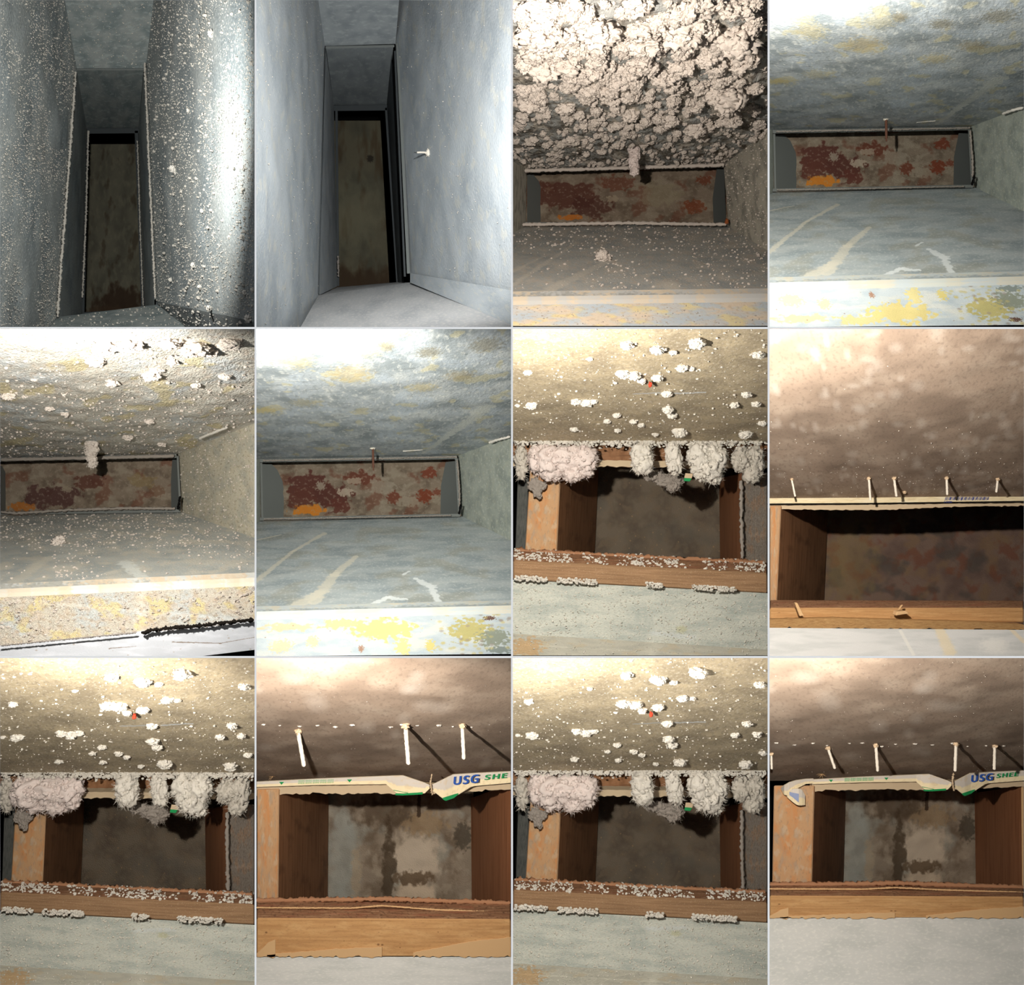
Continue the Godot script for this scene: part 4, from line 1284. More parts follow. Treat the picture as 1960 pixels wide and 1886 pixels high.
	sheet(facet([[150, 260, 1.85], [400, 260, 1.85], [390, 450, 1.85]], [[130, 240], [420, 240], [420, 475], [130, 475]]), "face", slab, M.dirt, 30, 0.004, 20.0, 3)
	var b := thing("wood_block", Q(60, 416, 1.5), "left wood stud with orange-tan face and dark brown side, " + spot, "stud")
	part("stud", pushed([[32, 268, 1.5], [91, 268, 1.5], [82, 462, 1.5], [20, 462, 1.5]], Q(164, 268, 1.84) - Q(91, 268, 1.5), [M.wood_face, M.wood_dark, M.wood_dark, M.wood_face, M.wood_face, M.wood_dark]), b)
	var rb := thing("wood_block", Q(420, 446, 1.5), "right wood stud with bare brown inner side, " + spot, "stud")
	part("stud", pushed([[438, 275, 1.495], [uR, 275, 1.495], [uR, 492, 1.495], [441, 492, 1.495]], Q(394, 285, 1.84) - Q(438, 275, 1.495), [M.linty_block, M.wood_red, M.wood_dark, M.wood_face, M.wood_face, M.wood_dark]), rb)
	part("lint_edge", rope([Q(437, 290, 1.485), Q(437, 360, 1.485), Q(439, 440, 1.485)], 0.005, 21, M.lint_grey, 0.6), rb)
	var gb := thing("grey_block", Q(16, 416, 1.56), "narrow grey cement block in the dark gap left of the stud, " + spot, "block")
	part("block", pushed([[9, 285, 1.56], [30, 285, 1.56], [25, 450, 1.56], [4, 450, 1.56]], Vector3(0, 0, -0.2), [M.grey_block]), gb)
	var beam := thing("wood_plate", Q(240, 480, 1.38), "long splintered wooden plate with brown front edge crossing below the cavity, " + spot, "beam")
	var fa := [[uL, 443, 1.36], [uR, 467, 1.36], [uR, 506, 1.36], [uL, 480, 1.36]]
	part("board", plank(fa, 421, 447, 1.49, [M.brown_board, M.splintered, M.splintered, M.splintered, M.brown_board]), beam)
	part("splintered_edge", rope([Q(uL + 4, 424, 1.47), Q(120, 430, 1.47), Q(240, 436, 1.47), Q(360, 442, 1.47), Q(uR - 4, 448, 1.47)], 0.0060, 24, M.splintered, 0.7), beam)
	# battens under the ceiling's end
	var bat := thing("wood_batten", Q(240, 262, 1.47), "thin pale batten behind the hanging lint tufts, " + spot, "batten")
	part("strip", ribbon([[uL, 250, 262, 1.5], [uR, 254, 266, 1.5]], 0.03, M.gypsum, 3.0, 5), bat)
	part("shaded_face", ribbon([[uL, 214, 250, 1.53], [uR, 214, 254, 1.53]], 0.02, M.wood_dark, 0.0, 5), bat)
	var bit := thing("paper_scrap", Q(333, 285, 1.46), "tiny green and yellow paper scrap peeping out between lint tufts, " + spot, "paper")
	part("scrap", pushed([[330, 276, 1.46], [345, 277, 1.46], [342, 286, 1.46], [328, 285, 1.46]], Vector3(0, 0, -0.003), [M.nail_base], 0.0005), bit)
	part("green_edge", pushed([[328, 285, 1.459], [342, 286, 1.459], [338, 292, 1.459], [327, 291, 1.459]], Vector3(0, 0, -0.003), [M.paper_green], 0.0005), bit)
	var torn := thing("torn_scrap", Q(48, 300, 1.48), "ragged dusty paper scrap dangling before the left stud, " + spot, "paper")
	var tg := Geo.new()
	for a in [[42, 296, 12, 11], [46, 308, 9, 12], [56, 300, 8, 8], [50, 318, 5, 7], [34, 300, 6, 9]]:
		fluff(tg, Q(a[0], a[1], 1.47), Vector3(a[2], a[3], 5) * 0.00147, 40, 0.0012, 0.0045, 1, int(a[0]), 0.4)
	part("scrap", tg.mesh(M.lint_grey), torn)
	# lint
	if not has_meta("tufts"):
		var made := []
		for a in [[95, 250, [[-35, 2, 32, 30], [0, 0, 38, 27], [36, -2, 30, 26], [-22, 26, 22, 16], [18, 26, 22, 18], [44, 16, 16, 20], [-50, -10, 16, 18]], "lint_pink", "broad pinkish lint tuft hanging at the left of the ceiling edge"],
				[15, 254, [[-1, -6, 12, 24], [1, 12, 11, 24]], "lint_dust", "grey lint tuft at the far left of the ceiling edge"],
				[245, 246, [[0, -8, 20, 22], [2, 10, 21, 24]], "lint_white", "narrow rounded lint tuft hanging at the middle of the ceiling edge"],
				[307, 246, [[-2, -8, 14, 22], [3, 12, 15, 22]], "lint_white", "slimmest white lint tuft between the middle and the large right one"],
				[371, 254, [[-14, -10, 24, 28], [14, -8, 24, 28], [0, 14, 28, 26], [12, 30, 14, 14]], "lint_white", "large square white lint tuft right of the ceiling edge's middle"],
				[456, 256, [[-20, -6, 18, 24], [6, -4, 18, 30], [2, 18, 18, 22]], "lint_dust", "grey-white lint tuft at the far right of the ceiling edge"],
				[292, 290, [[-24, -8, 20, 10], [0, 0, 22, 12], [14, 10, 14, 14], [24, 2, 12, 12]], "lint_grey", "dim drooping lint shred behind the middle tufts"]]:
			var g := Geo.new()
			var s := 0.00145
			var i := 0
			for e in a[2]:
				i += 1
				fluff(g, Vector3(e[0], -e[1], 0) * s, Vector3(e[2], e[3], minf(e[2], e[3])) * s, int(e[2] * e[3] * 0.22), 1.6 * s, 5.0 * s, 1, int(a[0]) + i, 0.25)
				for h in int(e[2] * e[3] * 0.3):
					var q := Vector3(rng.randfn(), rng.randfn(), absf(rng.randfn())).normalized()
					hair(g, Vector3(e[0], -e[1], 0) * s + q * Vector3(e[2], e[3], minf(e[2], e[3])) * s * 0.98, (q + Vector3(rng.randfn(), rng.randfn(), rng.randfn()) * 0.6).normalized(), rng.randf_range(5, 12) * s, 0.38 * s)
			made.append([a, g.mesh(M[a[3]])])
		set_meta("tufts", made)
	for a in get_meta("tufts"):
		var back: bool = a[0][1] > 280
		var o := thing("lint_tuft", Q(a[0][0], a[0][1], 1.5 if back else 1.45), a[0][4] + ", " + spot, "lint")
		var part_node := MeshInstance3D.new()
		part_node.mesh = a[1]
		part_node.name = "fluff"
		o.add_child(part_node, true)
	var clumps := [[217, 28, 13], [276, 36, 15], [306, 43, 8], [352, 21, 18], [470, 46, 12], [146, 56, 6], [28, 80, 9], [210, 82, 14], [232, 84, 14], [323, 72, 12], [342, 74, 7], [276, 90, 12], [294, 121, 11], [446, 122, 10], [424, 143, 9], [465, 141, 9], [35, 143, 12], [120, 136, 10], [140, 138, 12], [155, 136, 8], [198, 163, 8], [180, 175, 7], [230, 175, 8], [245, 182, 7], [296, 150, 12], [304, 162, 10], [319, 193, 14], [444, 198, 13], [116, 190, 8], [200, 192, 7], [272, 200, 6], [8, 145, 5], [478, 178, 8], [195, 102, 4], [246, 97, 9], [60, 24, 4]]
	for a in clumps:
		clump(c, a[0], a[1], a[2] * 0.66, "" + spot, "ceiling lint clumps, " + spot, 1.35)
	label_mates("%s white lint clump, %s from left, %s band of ceiling, " + spot)
	var red := thing("red_speck", on(c, 262, 98), "tiny red fleck caught in lint on the tan ceiling, " + spot, "fleck")
	var rg := Geo.new()
	lump(rg, on(c, 262, 97) + c.n * 0.012, Vector3(0.004, 0.006, 0.004), 2, 3)
	part("fleck", rg.mesh(M.red_bit), red)
	var lintmesh: ArrayMesh = protos[3]
	var fringe := strewn(c, 900, 0.0006, 0.0026, 3.0)
	for i in 1500:
		fringe.append(at_random(Q(rng.randf_range(uL + 2, uR - 2), 217 + rng.randfn() * 4.5, 1.445), lerpf(0.0008, 0.0042, pow(rng.randf(), 2.5))))
	for i in 1100:   # lint lying on the plate and at its foot
		var u := rng.randf_range(uL + 3, uR - 3)
		var w := rng.randf()
		if sin(u * 0.031) + sin(u * 0.083 + w * 2.0) + sin(u * 0.19) < rng.randf_range(-1.6, 1.2):
			continue
		fringe.append(at_random(Q(u, lerpf(443, 421, w) + u * 0.05, lerpf(1.36, 1.49, w)) + Vector3(0, 0.002, 0), rng.randf_range(0.0009, 0.0045) * rng.randf_range(0.4, 1.0)))
	for i in 900:
		var u := rng.randf_range(uL + 3, uR - 3)
		if sin(u * 0.05 + 1.0) + sin(u * 0.021) > 0.1:
			fringe.append(at_random(Q(u, 475 + u * 0.054 + rng.randf_range(-4, 6), 1.345), rng.randf_range(0.001, 0.0034)))
	grains("loose_lint", fringe, lintmesh, "loose white lint along the ceiling edge and the wooden plate, " + spot, "lint")
	grains("dust_specks", strewn(fl, 2800, 0.0005, 0.0024, 4.0) + strewn(lip, 250, 0.0006, 0.0022, 3.0), pale_speck, "pale dust specks over the grey floor, " + spot, "dust")


func white_nail(f: Dictionary, a: Array, label: String, group: String) -> void:
	var p := on(f, a[0], a[1])
	var s := p.z / -1.5 * 0.001
	var e := p + Vector3(a[2] - a[0], -(a[3] - a[1]), 0) * s
	var o := thing("nail", p, label, "nail", group)
	part("shank", rope([p, p.lerp(e, 0.5), e], a[4] * s, int(a[0]), M.nail_white, 0.14), o)
	var g := Geo.new()
	lump(g, p + (e - p) * 0.05, Vector3(a[4] * 1.6, a[4] * 1.5, a[4] * 1.6) * s, 2, int(a[0]), 0.4, 0.3)
	part("crumb", g.mesh(M.nail_base), o)


func kraft(called: String, sd: int, light_spots: int, big: float) -> StandardMaterial3D:
	var t := Tex.new(512, 512, C(164, 146, 130)).noise(C(138, 122, 108), sd, 3, 4, -0.2, 0.4, 0.8, 3).noise(C(182, 166, 150), sd + 1, 5, 6, 0.0, 0.5, 0.6, 3).noise(C(118, 104, 94), sd + 2, 60, 40, 0.15, 0.5, 0.35)
	var r := RandomNumberGenerator.new()
	r.seed = sd
	for i in light_spots:
		var q := Vector2(r.randf(), r.randf())
		t.blob(C(206, 196, 186), q, big * r.randf_range(0.4, 1.2), big * 1.7 * r.randf_range(0.4, 1.2), 0.4, 0.3, 0.8, i)
	return skin(called, t, 0.7, 0.03)


func panel_barcode() -> void:
	cell(1473, 630, "in the rightmost duct of the middle row")
	var spot := "middle row, last duct"
	var duct := thing("air_duct", Q(240, 600, 1.3), "soft brown ceilinged duct above a long drywall edge, " + spot, "duct")
	var c := facet([[0, 321, 1.5], [487, 319, 1.5], [240, 0, 1.0]], [[-1, -1], [488, -1], [486.8, 322], [-1, 324]])
	var fl := facet([[0, 572, 1.36], [487, 576, 1.36], [240, 626, 1.33]], [[-1, 572], [486.8, 576], [488, 627], [-1, 627]])
	sheet(c, "ceiling_panel", duct, kraft("kraft_a", 201, 130, 0.016), 50, 0.003, 8.0, 3)
	var tf := Tex.new(512, 128, C(208, 210, 210)).noise(C(190, 194, 194), 211, 4, 3, -0.2, 0.4, 0.7)
	tf.streak(C(222, 222, 216), st(fl, 250, 578), st(fl, 275, 624), 0.008, 0.008, 0.7, 0.4).streak(C(222, 208, 176), st(fl, 325, 576), st(fl, 345, 620), 0.022, 0.03, 0.7, 0.5).streak(C(226, 212, 184), st(fl, 462, 576), st(fl, 487, 600), 0.012, 0.012, 0.7, 0.4).blob(C(226, 226, 222), st(fl, 430, 606), 0.05, 0.25, 0.7, 0.5, 0.5)
	sheet(fl, "floor_panel", duct, skin("pale_floor_b", tf, 0.75, 0.05), 30, 0.002)
	var slab := thing("earth_slab", Q(280, 517, 1.9), "dark rusty brown slab filling the cavity behind the barcode strip, " + spot, "slab")
	var td := Tex.new(384, 192, C(134, 112, 100)).noise(C(110, 90, 82), 221, 5, 3, -0.2, 0.4, 0.8).noise(C(140, 114, 86), 222, 6, 4, 0.05, 0.4, 0.6).noise(C(128, 80, 62), 223, 8, 5, 0.1, 0.4, 0.6).noise(C(86, 82, 78), 224, 4, 3, 0.15, 0.4, 0.6)
	td.blob(C(142, 124, 84), Vector2(0.15, 0.5), 0.12, 0.4, 0.5, 0.8, 0.5)
	var sf := facet([[100, 330, 1.9], [487, 330, 1.9], [487, 540, 1.9]], [[90, 330], [486.8, 330], [486.8, 565], [90, 565]])
	sheet(sf, "face", slab, skin("dirt_b", td, 0.95, 0.15), 30, 0.004, 20.0)
	var b := thing("wood_block", Q(18, 517, 1.5), "brown wood stud with pinkish worn end at the left, " + spot, "stud")
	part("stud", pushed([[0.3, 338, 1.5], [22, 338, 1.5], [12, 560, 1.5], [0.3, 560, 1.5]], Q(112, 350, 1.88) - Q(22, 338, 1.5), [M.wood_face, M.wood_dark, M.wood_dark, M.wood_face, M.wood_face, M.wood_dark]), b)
	var beam := thing("wood_plate", Q(240, 570, 1.37), "light brown chipped wooden plate along the floor, " + spot, "beam")
	part("board", plank([[0.2, 534, 1.38], [486.8, 534, 1.38], [486.8, 562, 1.38], [0.2, 556, 1.38]], 519, 520, 1.49, [M.plywood, M.splintered, M.splintered, M.splintered, M.plywood]), beam)
	part("chipped_edge", ribbon([[0.2, 556, 573, 1.365], [120, 553, 573, 1.365], [250, 557, 574, 1.365], [380, 560, 575, 1.365], [486.8, 566, 576, 1.365]], 0.03, skin("chipboard", Tex.new(512, 64, C(206, 162, 108)).noise(C(176, 130, 82), 231, 20, 6, 0.0, 0.5, 0.7).noise(C(226, 188, 136), 232, 30, 10, 0.1, 0.5, 0.6), 0.85, 0.1), 3.0, 4), beam)
	var sp := thing("wood_splinter", Q(58, 545, 1.37), "upright pale splinter stuck on the chipped wooden plate at left, " + spot, "splinter")
	part("sliver", pushed([[48, 524, 1.36], [53, 524, 1.36], [66, 549, 1.36], [58, 550, 1.36]], Vector3(0, 0, -0.008), [M.splinter], 0.0008), sp)
	var chip := thing("wood_chip", Q(255, 546, 1.36), "flat pale wood chip lying on the chipped plate near the middle, " + spot, "chip")
	part("flake", pushed([[244, 541, 1.355], [262, 540, 1.355], [268, 545, 1.355], [242, 549, 1.355]], Vector3(0, 0, -0.02), [M.splinter], 0.0015), chip)
	part("sliver", pushed([[247, 538, 1.358], [249, 537, 1.358], [256, 528, 1.358], [253, 529, 1.358]], Vector3(0, 0, -0.006), [M.splinter], 0.0005), chip)
	var board := thing("drywall_sheet", Q(240, 330, 1.5), "long cream drywall edge with a printed barcode, " + spot, "drywall")
	var paper := part("paper_edge", ribbon([[0.2, 324, 334, 1.49], [180, 323, 333, 1.49], [330, 321, 331, 1.49], [486.8, 321, 329, 1.49]], 0.03, skin("paper", Tex.new(512, 32, C(226, 212, 176)).noise(C(206, 186, 146), 241, 20, 2, 0.0, 0.5, 0.6).noise(C(236, 228, 204), 242, 6, 2, 0.1, 0.4, 0.6), 0.85), 0.0), board)
	part("paper_lip", ribbon([[0.2, 334, 336.5, 1.495], [486.8, 329.5, 332, 1.495]], 0.03, M.black_dirt, 1.0), board)
	var x := 335.0
	var i := 0
	var bars := Geo.new()
	while x < 417.0:
		var wd: float = [0.7, 1.6, 0.8, 2.2, 0.9, 1.3][(i * 5 + i / 3) % 6]
		var h: float = 6.6 - 1.0 * absf(sin(i * 1.7))
		var q := [Q(x + 2, 321.5, 1.4885), Q(x + 2 + wd, 321.4, 1.4885), Q(x + wd, 321.5 + h, 1.4885), Q(x, 321.5 + h, 1.4885)]
		bars.quad(q[0], q[1], q[2], q[3], Vector3.BACK)
		x += wd + [1.2, 0.9, 1.8][i % 3]
		i += 1
	part("barcode", bars.mesh(M.ink), paper)
	letters(paper, "0 81099", [334, 331.0, 1.4885], 2.6, 0.0, M.ink, 0.0, false)
	var lath := thing("wood_lath", Q(240, 342, 1.51), "thin pinkish tan wooden lath under the drywall edge, " + spot, "lath")
	part("strip", ribbon([[0.2, 337, 344, 1.505], [110, 337, 347, 1.505], [230, 336, 346, 1.505], [330, 333, 341, 1.505], [486.8, 331.5, 338, 1.505]], 0.03, M.gypsum, 2.0, 6), lath)
	var order := ["leftmost", "second", "third", "fourth", "rightmost"]
	i = 0
	for a in [[42, 286, 49, 321, 1.9], [190, 284, 193, 328, 2.2], [238, 284, 243, 321, 2.3], [339, 284, 340, 318, 2.2], [437, 286, 434, 313, 2.0]]:
		white_nail(c, a, "%s white-coated nail of the row of five, %s" % [order[i], spot], "nails in the " + spot)
		i += 1
	clump(c, 258, 311, 3, "tiny crumb on the brown ceiling just above the drywall edge, " + spot, "", 1.0, "plaster_crumb", M.nail_base)
	grains("dust_specks", strewn(c, 600, 0.0004, 0.0014, 3.0, func(u, v): return clampf((v - 150) / 150.0, 0.05, 1)), speck_mesh, "fine pale dust on the brown ceiling, " + spot, "dust")


func letters(parent: Node3D, text: String, at: Array, px: float, tilt: float, m: Material, slant: float, bold := true, stretch := 1.0) -> void:
	var f := SystemFont.new()
	f.font_names = PackedStringArray(["Droid Sans"])
	f.font_weight = 800 if bold else 400
	var t := TextMesh.new()
	t.text = text
	t.font = f
	t.font_size = 64
	t.depth = 0.0006
	t.pixel_size = px * at[2] * 0.001 / 46.0
	t.horizontal_alignment = HORIZONTAL_ALIGNMENT_LEFT
	t.vertical_alignment = VERTICAL_ALIGNMENT_CENTER
	t.material = m
	var o := MeshInstance3D.new()
	o.mesh = t
	o.name = "lettering"
	o.basis = Basis(Vector3.BACK, tilt) * Basis(Vector3(stretch, 0, 0), Vector3(slant, 1, 0), Vector3(0, 0, 1))
	o.position = A(at) - origin_of(parent)
	parent.add_child(o, true)


func panel_board(x: float, y: float, phrase: String, curl: bool) -> void:
	cell(x, y, phrase)
	var spot := phrase.trim_prefix("in the ")
	var duct := thing("air_duct", Q(240, 600, 1.3), ("duct with brown ceiling, four nails and a tall pale floor, " if curl else "duct with brown ceiling, three long nails and a narrow pale floor, ") + spot, "duct")
	# the two photographs show one place, the second from farther off
	var e: float = 213 if curl else 216     # the ceiling's far edge
	var b0: float = 498 if curl else 572    # foot of the plate
	var c := facet([[0, e, 1.5], [487, e - 6, 1.5], [240, 0, 1.0]], [[-1, -1], [488, -1], [488, e + 20], [-1, e + 22]])
	var fl := facet([[0, b0, 1.36], [487, b0, 1.36], [240, 626, 1.29 if curl else 1.335]], [[-1, b0], [488, b0 - (2 if curl else 0)], [488, 627], [-1, 627]])
	if not M.has("pale_c"):
		kraft("kraft_b", 301, 26, 0.03)
		skin("pale_c", Tex.new(512, 256, C(192, 194, 192)).noise(C(176, 180, 178), 311, 4, 3, -0.2, 0.4, 0.6).noise(C(214, 214, 208), 312, 40, 20, 0.1, 0.5, 0.5), 0.7, 0.05)
		var td := Tex.new(512, 384, C(164, 150, 132)).noise(C(126, 110, 92), 321, 5, 4, -0.2, 0.4, 0.8).noise(C(190, 176, 156), 322, 7, 5, 0.05, 0.4, 0.6).noise(C(176, 180, 172), 323, 3, 2.5, 0.15, 0.4, 0.5)
		td.blob(C(180, 186, 180), Vector2(0.1, 0.6), 0.1, 0.5, 0.7, 0.6, 0.5, 1)
		td.blob(C(228, 212, 190), Vector2(0.6, 0.55), 0.17, 0.2, 0.95, 0.4, 0.3, 2, 1.6).blob(C(230, 210, 184), Vector2(0.6, 0.83), 0.13, 0.1, 0.9, 0.4, 0.3, 3, 1.6).blob(C(112, 92, 70), Vector2(0.58, 0.7), 0.14, 0.05, 0.8, 0.8, 0.3, 4).blob(C(86, 72, 56), Vector2(0.42, 0.62), 0.04, 0.3, 0.8, 0.9, 0.3, 5)
		td.blob(C(92, 84, 72), Vector2(0.92, 0.38), 0.06, 0.1, 0.8, 0.6, 0.3, 6).blob(C(84, 68, 52), Vector2(0.4, 0.2), 0.2, 0.12, 0.6, 0.8, 0.5, 7).blob(C(176, 150, 116), Vector2(0.66, 0.28), 0.14, 0.08, 0.7, 0.8, 0.3, 8).blob(C(190, 172, 146), Vector2(0.2, 0.65), 0.03, 0.2, 0.7, 0.9, 0.3, 9).blob(C(80, 64, 50), Vector2(0.62, 0.96), 0.2, 0.04, 0.8, 0.9, 0.3, 10)
		td.streak(C(70, 54, 42), Vector2(0.625, 0.05), Vector2(0.62, 0.22), 0.012, 0.016, 0.85, 0.3, 3)
		skin("stained_slab", td, 0.9, 0.15)
	sheet(c, "ceiling_panel", duct, M.kraft_b, 50, 0.003, 8.0, 3)
	# the row of pale dents at the fold of the ceiling
	var row: float = 165 if curl else 128
	for i in 14:
		var u := 18.0 + i * 33.0 + rng.randf_range(-8, 8)
		var q := on(c, u, row + rng.randf_range(-4, 4))
		var g := Geo.new()
		lump(g, q, Vector3(0.0062, 0.003, 0.004) * rng.randf_range(0.4, 1.0), 2, i, 0.4, 0.2)
		part("paint_dab", g.mesh(M.lint_white), duct)
	sheet(fl, "floor_panel", duct, M.pale_c, 40, 0.002, 8.0, 4)
	var slab := thing("stained_slab", Q(270, 460, 1.88), "stained concrete slab with pale patch behind the wooden box, " + spot, "slab")
	var g0 := [[138, 265], [409, 265], [412, 463]]
	if curl:
		g0 = [[142, 258], [391, 258], [394, 434]]
	sheet(facet([[g0[0][0], g0[0][1], 1.88], [g0[1][0], g0[1][1], 1.88], [g0[2][0], g0[2][1], 1.88]], [[g0[0][0] - 4, g0[0][1] - 20], [g0[1][0] + 6, g0[1][1] - 20], [g0[2][0] + 6, g0[2][1] + 34], [g0[0][0] - 4, g0[2][1] + 34]]), "face", slab, M.stained_slab, 40, 0.006, 14.0, 5)
	var b := thing("wood_block", Q(40, 455, 1.5), "wood stud end with orange-stained face and brown side at the left, " + spot, "stud")
	var f := [[0.3, 250, 1.5], [43, 250, 1.5], [41, 500, 1.5], [0.3, 500, 1.5]]
	var by := Q(138, 262, 1.87) - Q(43, 250, 1.5)
	if curl:
		f = [[8, 244, 1.5], [86, 244, 1.5], [80, 470, 1.5], [4, 470, 1.5]]
		by = Q(146, 256, 1.87) - Q(86, 244, 1.5)
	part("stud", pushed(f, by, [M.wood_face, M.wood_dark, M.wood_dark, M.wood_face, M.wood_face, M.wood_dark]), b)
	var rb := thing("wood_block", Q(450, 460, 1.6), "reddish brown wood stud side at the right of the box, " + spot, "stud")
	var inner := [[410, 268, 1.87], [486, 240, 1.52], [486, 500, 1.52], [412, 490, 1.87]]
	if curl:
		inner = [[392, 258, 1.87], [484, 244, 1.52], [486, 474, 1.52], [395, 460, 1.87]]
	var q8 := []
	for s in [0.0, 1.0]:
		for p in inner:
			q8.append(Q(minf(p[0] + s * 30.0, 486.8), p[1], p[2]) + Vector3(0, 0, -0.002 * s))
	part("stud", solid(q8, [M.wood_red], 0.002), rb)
	if curl:
		part("end_face", pushed([[483, 246, 1.515], [486.8, 246, 1.515], [486.8, 444, 1.515], [485, 444, 1.515]], Vector3(0, 0, -0.004), [M.splinter], 0.0005), rb)
	# the plate below
	var t0: float = 455 if curl else 498
	var t1: float = 431 if curl else 461
	var beam := thing("wood_plate", Q(240, b0, 1.37), "honey brown plywood plate with splintered top edge below the box, " + spot, "beam")
	part("board", plank([[0.2, t0, 1.36], [486.8, t0 + 2, 1.36], [486.8, b0, 1.36], [0.2, b0, 1.36]], t1, t1 + 6, 1.49, [M.plywood, M.splintered, M.splintered, M.splintered, M.plywood]), beam)
	part("splintered_edge", rope([Q(0, t1 + 3, 1.47), Q(200, t1 + 1, 1.47), Q(240, t1, 1.47), Q(360, t1 + 4, 1.47), Q(486, t1 + 8, 1.47)], 0.0060, 24, M.splintered, 0.5), beam)
	part("split", rope([Q(0, t0 - 20 * (t0 - t1) / 37, 1.415), Q(180, t0 - 19 * (t0 - t1) / 37, 1.415), Q(240, t0 - 24 * (t0 - t1) / 37, 1.415), Q(330, t0 - 17 * (t0 - t1) / 37, 1.415), Q(486, t0 - 10 * (t0 - t1) / 37, 1.415)], 0.0020, 28, M.splinter, 0.6), beam)
	for a in [[0.5, 36, 0.45], [20, 240, 0.25], [300, 486.5, 0.5]]:   # paler torn patches along the foot
		var hh: float = (b0 - t0) * a[2]
		part("torn_patch", ribbon([[a[0], b0 - hh * 0.2, b0, 1.357], [lerpf(a[0], a[1], 0.6), b0 - hh * 0.8, b0, 1.357], [a[1], b0 - hh, b0, 1.357]], 0.002, M.splinter, 4.0, int(a[1])), beam)
	# the drywall above
	var board := thing("drywall_sheet", Q(240, 240, 1.5), ("cream drywall edge with a curled paper end and blue and green print, " if curl else "cream drywall edge with torn V notch and blue and green print, ") + spot, "drywall")
	var L := func(u: float, v: float) -> Array:   # the smaller view is 0.88 of the larger
		return [u, v] if not curl else [85 + (u - 8) * 0.815, 232 + (v - 236) * 0.86]
	var col := func(u: float, v1: float, v2: float) -> Array:
		var p: Array = L.call(u, v1)
		var p2: Array = L.call(u, v2)
		return [p[0], p[1], p2[1], 1.488]
	var col2 := func(u: float, v1: float, v2: float, k: float) -> Array:
		var p: Array = col.call(u, v1, v2)
		p[3] = k
		return p
	var start := 0.3 if not curl else 4.0
	var left_paper := part("paper_edge", ribbon([col.call(start, 237, 247), col.call(120, 231, 243), col.call(248, 226, 241.5), col2.call(258, 225.6, 250, 1.486), col2.call(272, 225.2, 262, 1.482), col2.call(280, 225, 262.5, 1.48), col2.call(322, 239, 259, 1.475), col2.call(331, 243, 250, 1.474)], 0.004, M.paper_white, 0.0), board)
	var right_paper := part("paper_edge", ribbon([col2.call(335, 243, 252, 1.474), col2.call(350, 236, 264, 1.476), col2.call(362, 230, 273, 1.478), col2.call(376, 223, 268, 1.482), col2.call(410, 221, 247, 1.486), col.call(418, 220.5, 245), col.call(486.6 if not curl else 501, 217, 239)], 0.004, M.paper_white, 0.0), board)
	part("gypsum_core", ribbon([col2.call(start, 248, 262, 1.505), col2.call(120, 245, 259, 1.505), col2.call(250, 243, 260, 1.505), col2.call(340, 243, 259, 1.505), col2.call(486.6 if not curl else 501, 241, 252, 1.505)], 0.02, M.gypsum, 3.0, 7), board)
	part("green_print", ribbon([col2.call(266, 259, 262.5, 1.4800), col2.call(280, 259.5, 263, 1.4785), col2.call(318, 257, 261, 1.4735)], 0.001, M.paper_green, 0.0), left_paper)
	part("green_print", ribbon([col2.call(262, 252.5, 253.5, 1.4835), col2.call(290, 258, 259, 1.478)], 0.0008, M.paper_green, 0.0), left_paper)
	part("green_print", ribbon([col2.call(356, 268, 270, 1.4745), col2.call(362, 266, 273.5, 1.4755), col2.call(378, 261, 268, 1.4805), col2.call(386, 259, 261, 1.4815)], 0.001, M.paper_green, 0.0), right_paper)
	part("frayed_tear", rope([A(L.call(336, 222) + [1.472]), A(L.call(333, 238) + [1.468]), A(L.call(335, 252) + [1.468]), A(L.call(337, 262) + [1.470])], 0.0020, 31, M.nail_base, 0.9), board)
	for u in [48.0, 178.0]:   # green arrow marks
		var q := []
		for d in [[-5, -2.5], [5, -2.5], [0, 3]]:
			var p: Array = L.call(u + d[0], 239.5 - (u - 48) * 0.035 + d[1])
			q.append(Q(p[0], p[1], 1.4868))
		var g := Geo.new()
		g.tri(q[0], q[1], q[2], Vector3.BACK, Vector3.BACK, Vector3.BACK, Vector2.ZERO, Vector2.ZERO, Vector2.ZERO)
		part("arrow_mark", g.mesh(M.paper_green), left_paper)
	var sc := 1.0 if not curl else 0.86
	var ticks := Geo.new()
	for n in 44:   # two rows of print too small to read in the photograph
		if n % 9 == 8:
			continue
		for r in 2:
			var a: Array = L.call(80 + n * 1.55, 235.4 + r * 4.0 - n * 0.045)
			var hh := 1.6 if (n * 7 + r) % 3 else 1.1
			ticks.quad(Q(a[0], a[1] - hh, 1.4868), Q(a[0] + 0.8, a[1] - hh, 1.4868), Q(a[0] + 0.7, a[1] + hh, 1.4868), Q(a[0] - 0.1, a[1] + hh, 1.4868), Vector3.BACK)
	part("fine_print", ticks.mesh(M.print_green), left_paper)
	var pl: Array
	pl = L.call(375, 237)
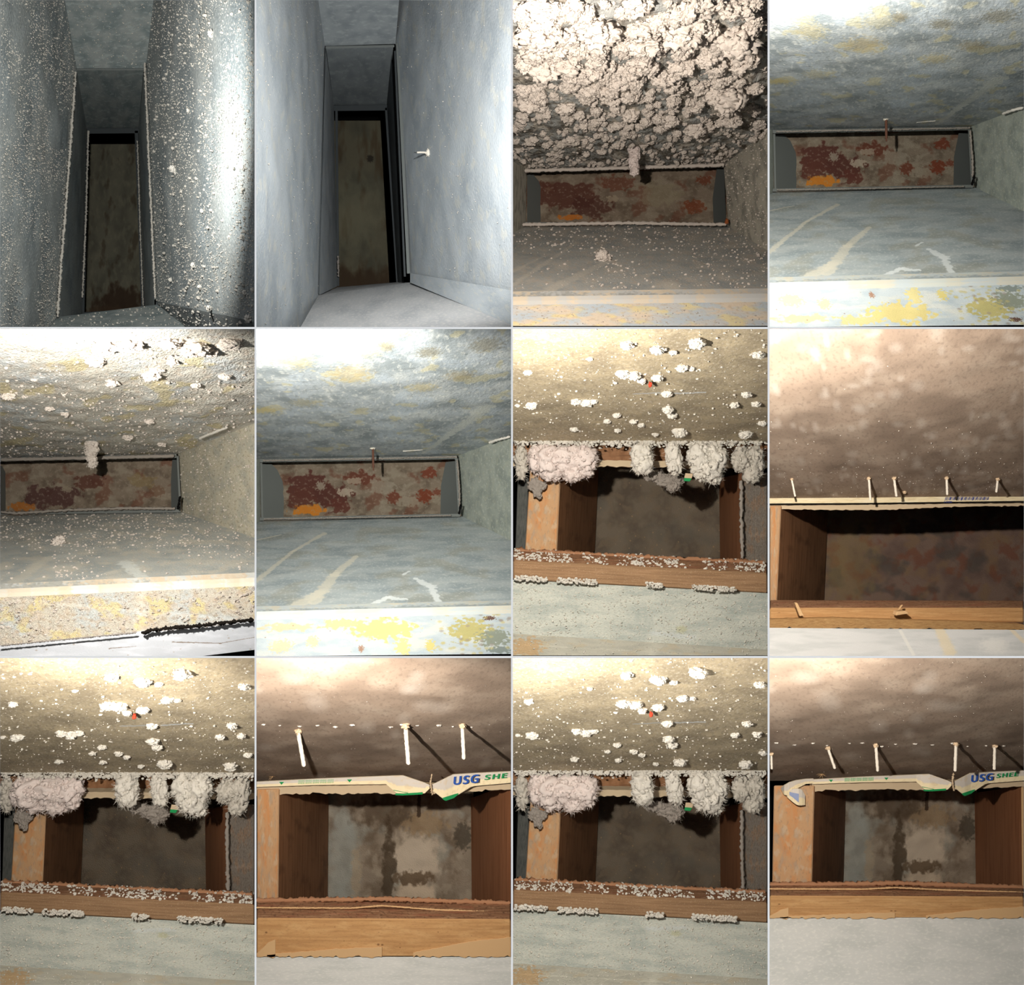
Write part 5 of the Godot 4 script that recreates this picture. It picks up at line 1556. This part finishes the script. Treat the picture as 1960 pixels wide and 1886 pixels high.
	letters(right_paper, "USG", [pl[0], pl[1] - 1, 1.4790], 15.5 * sc, 0.10, M.paper_blue, 0.2, true, 1.25)
	pl = L.call(436, 229)
	letters(right_paper, "SHEE" if curl else "SHE", [pl[0], pl[1], 1.4845], 9.0 * sc, 0.09, M.paper_green, 0.3, true, 2.0 if not curl else 1.7)
	if curl:
		part("paper_curl", ribbon([[22, 249, 252, 1.49], [28, 244, 262, 1.478], [38, 238, 264, 1.47], [52, 234, 250, 1.475], [70, 231.5, 241, 1.482], [84, 231, 240, 1.486]], 0.003, M.paper_white, 0.0), board)
		part("curl_inside", ribbon([[34, 254, 266, 1.474], [44, 251, 276, 1.468], [56, 250, 282, 1.466], [62, 252, 283, 1.468], [68, 262, 281, 1.472]], 0.003, M.paper_white, 3.0, 8), board)
		part("blue_print", ribbon([[38, 256, 262, 1.4695], [46, 258, 268, 1.4655], [56, 260, 276, 1.4640]], 0.0008, M.paper_haze, 2.0, 9), board)
	# nails
	var nails := [[79, 137, 91, 208, 4.0], [285, 126, 291, 204, 4.2], [394, 126, 397, 194, 3.8]]
	var order := ["left", "middle", "right"]
	if curl:
		nails = [[3.2, 182, 4, 213, 2.2], [111, 170, 125, 212, 2.7], [203, 164, 207, 217, 2.9], [357, 162, 355, 217, 2.9], [431, 166, 430, 214, 2.7]]
		order = ["half-hidden leftmost", "leaning second", "third", "fourth", "rightmost"]
	for i in nails.size():
		if nails[i][0] < 0:
			continue
		white_nail(c, nails[i], "%s white-coated nail hanging from the brown ceiling, %s" % [order[i], spot], "nails in the " + spot)
	var tuft := thing("frayed_fibre", on(c, 100 if curl else 32, 222 if curl else 226), "little frayed straw-coloured fibre on the ceiling's edge left of the nails, " + spot, "fibre")
	var hg := Geo.new()
	var hp := tuft.position
	for i in 14:
		hair(hg, hp, Vector3(rng.randfn(), rng.randfn() * 0.6 + 0.3, 0.5).normalized(), 0.018, 0.0006)
	part("fibres", hg.mesh(M.splinter), tuft)
	grains("dust_specks", strewn(c, 350, 0.0004, 0.0009, 3.0), speck_mesh, "fine pale dust on the brown ceiling, " + spot, "dust")
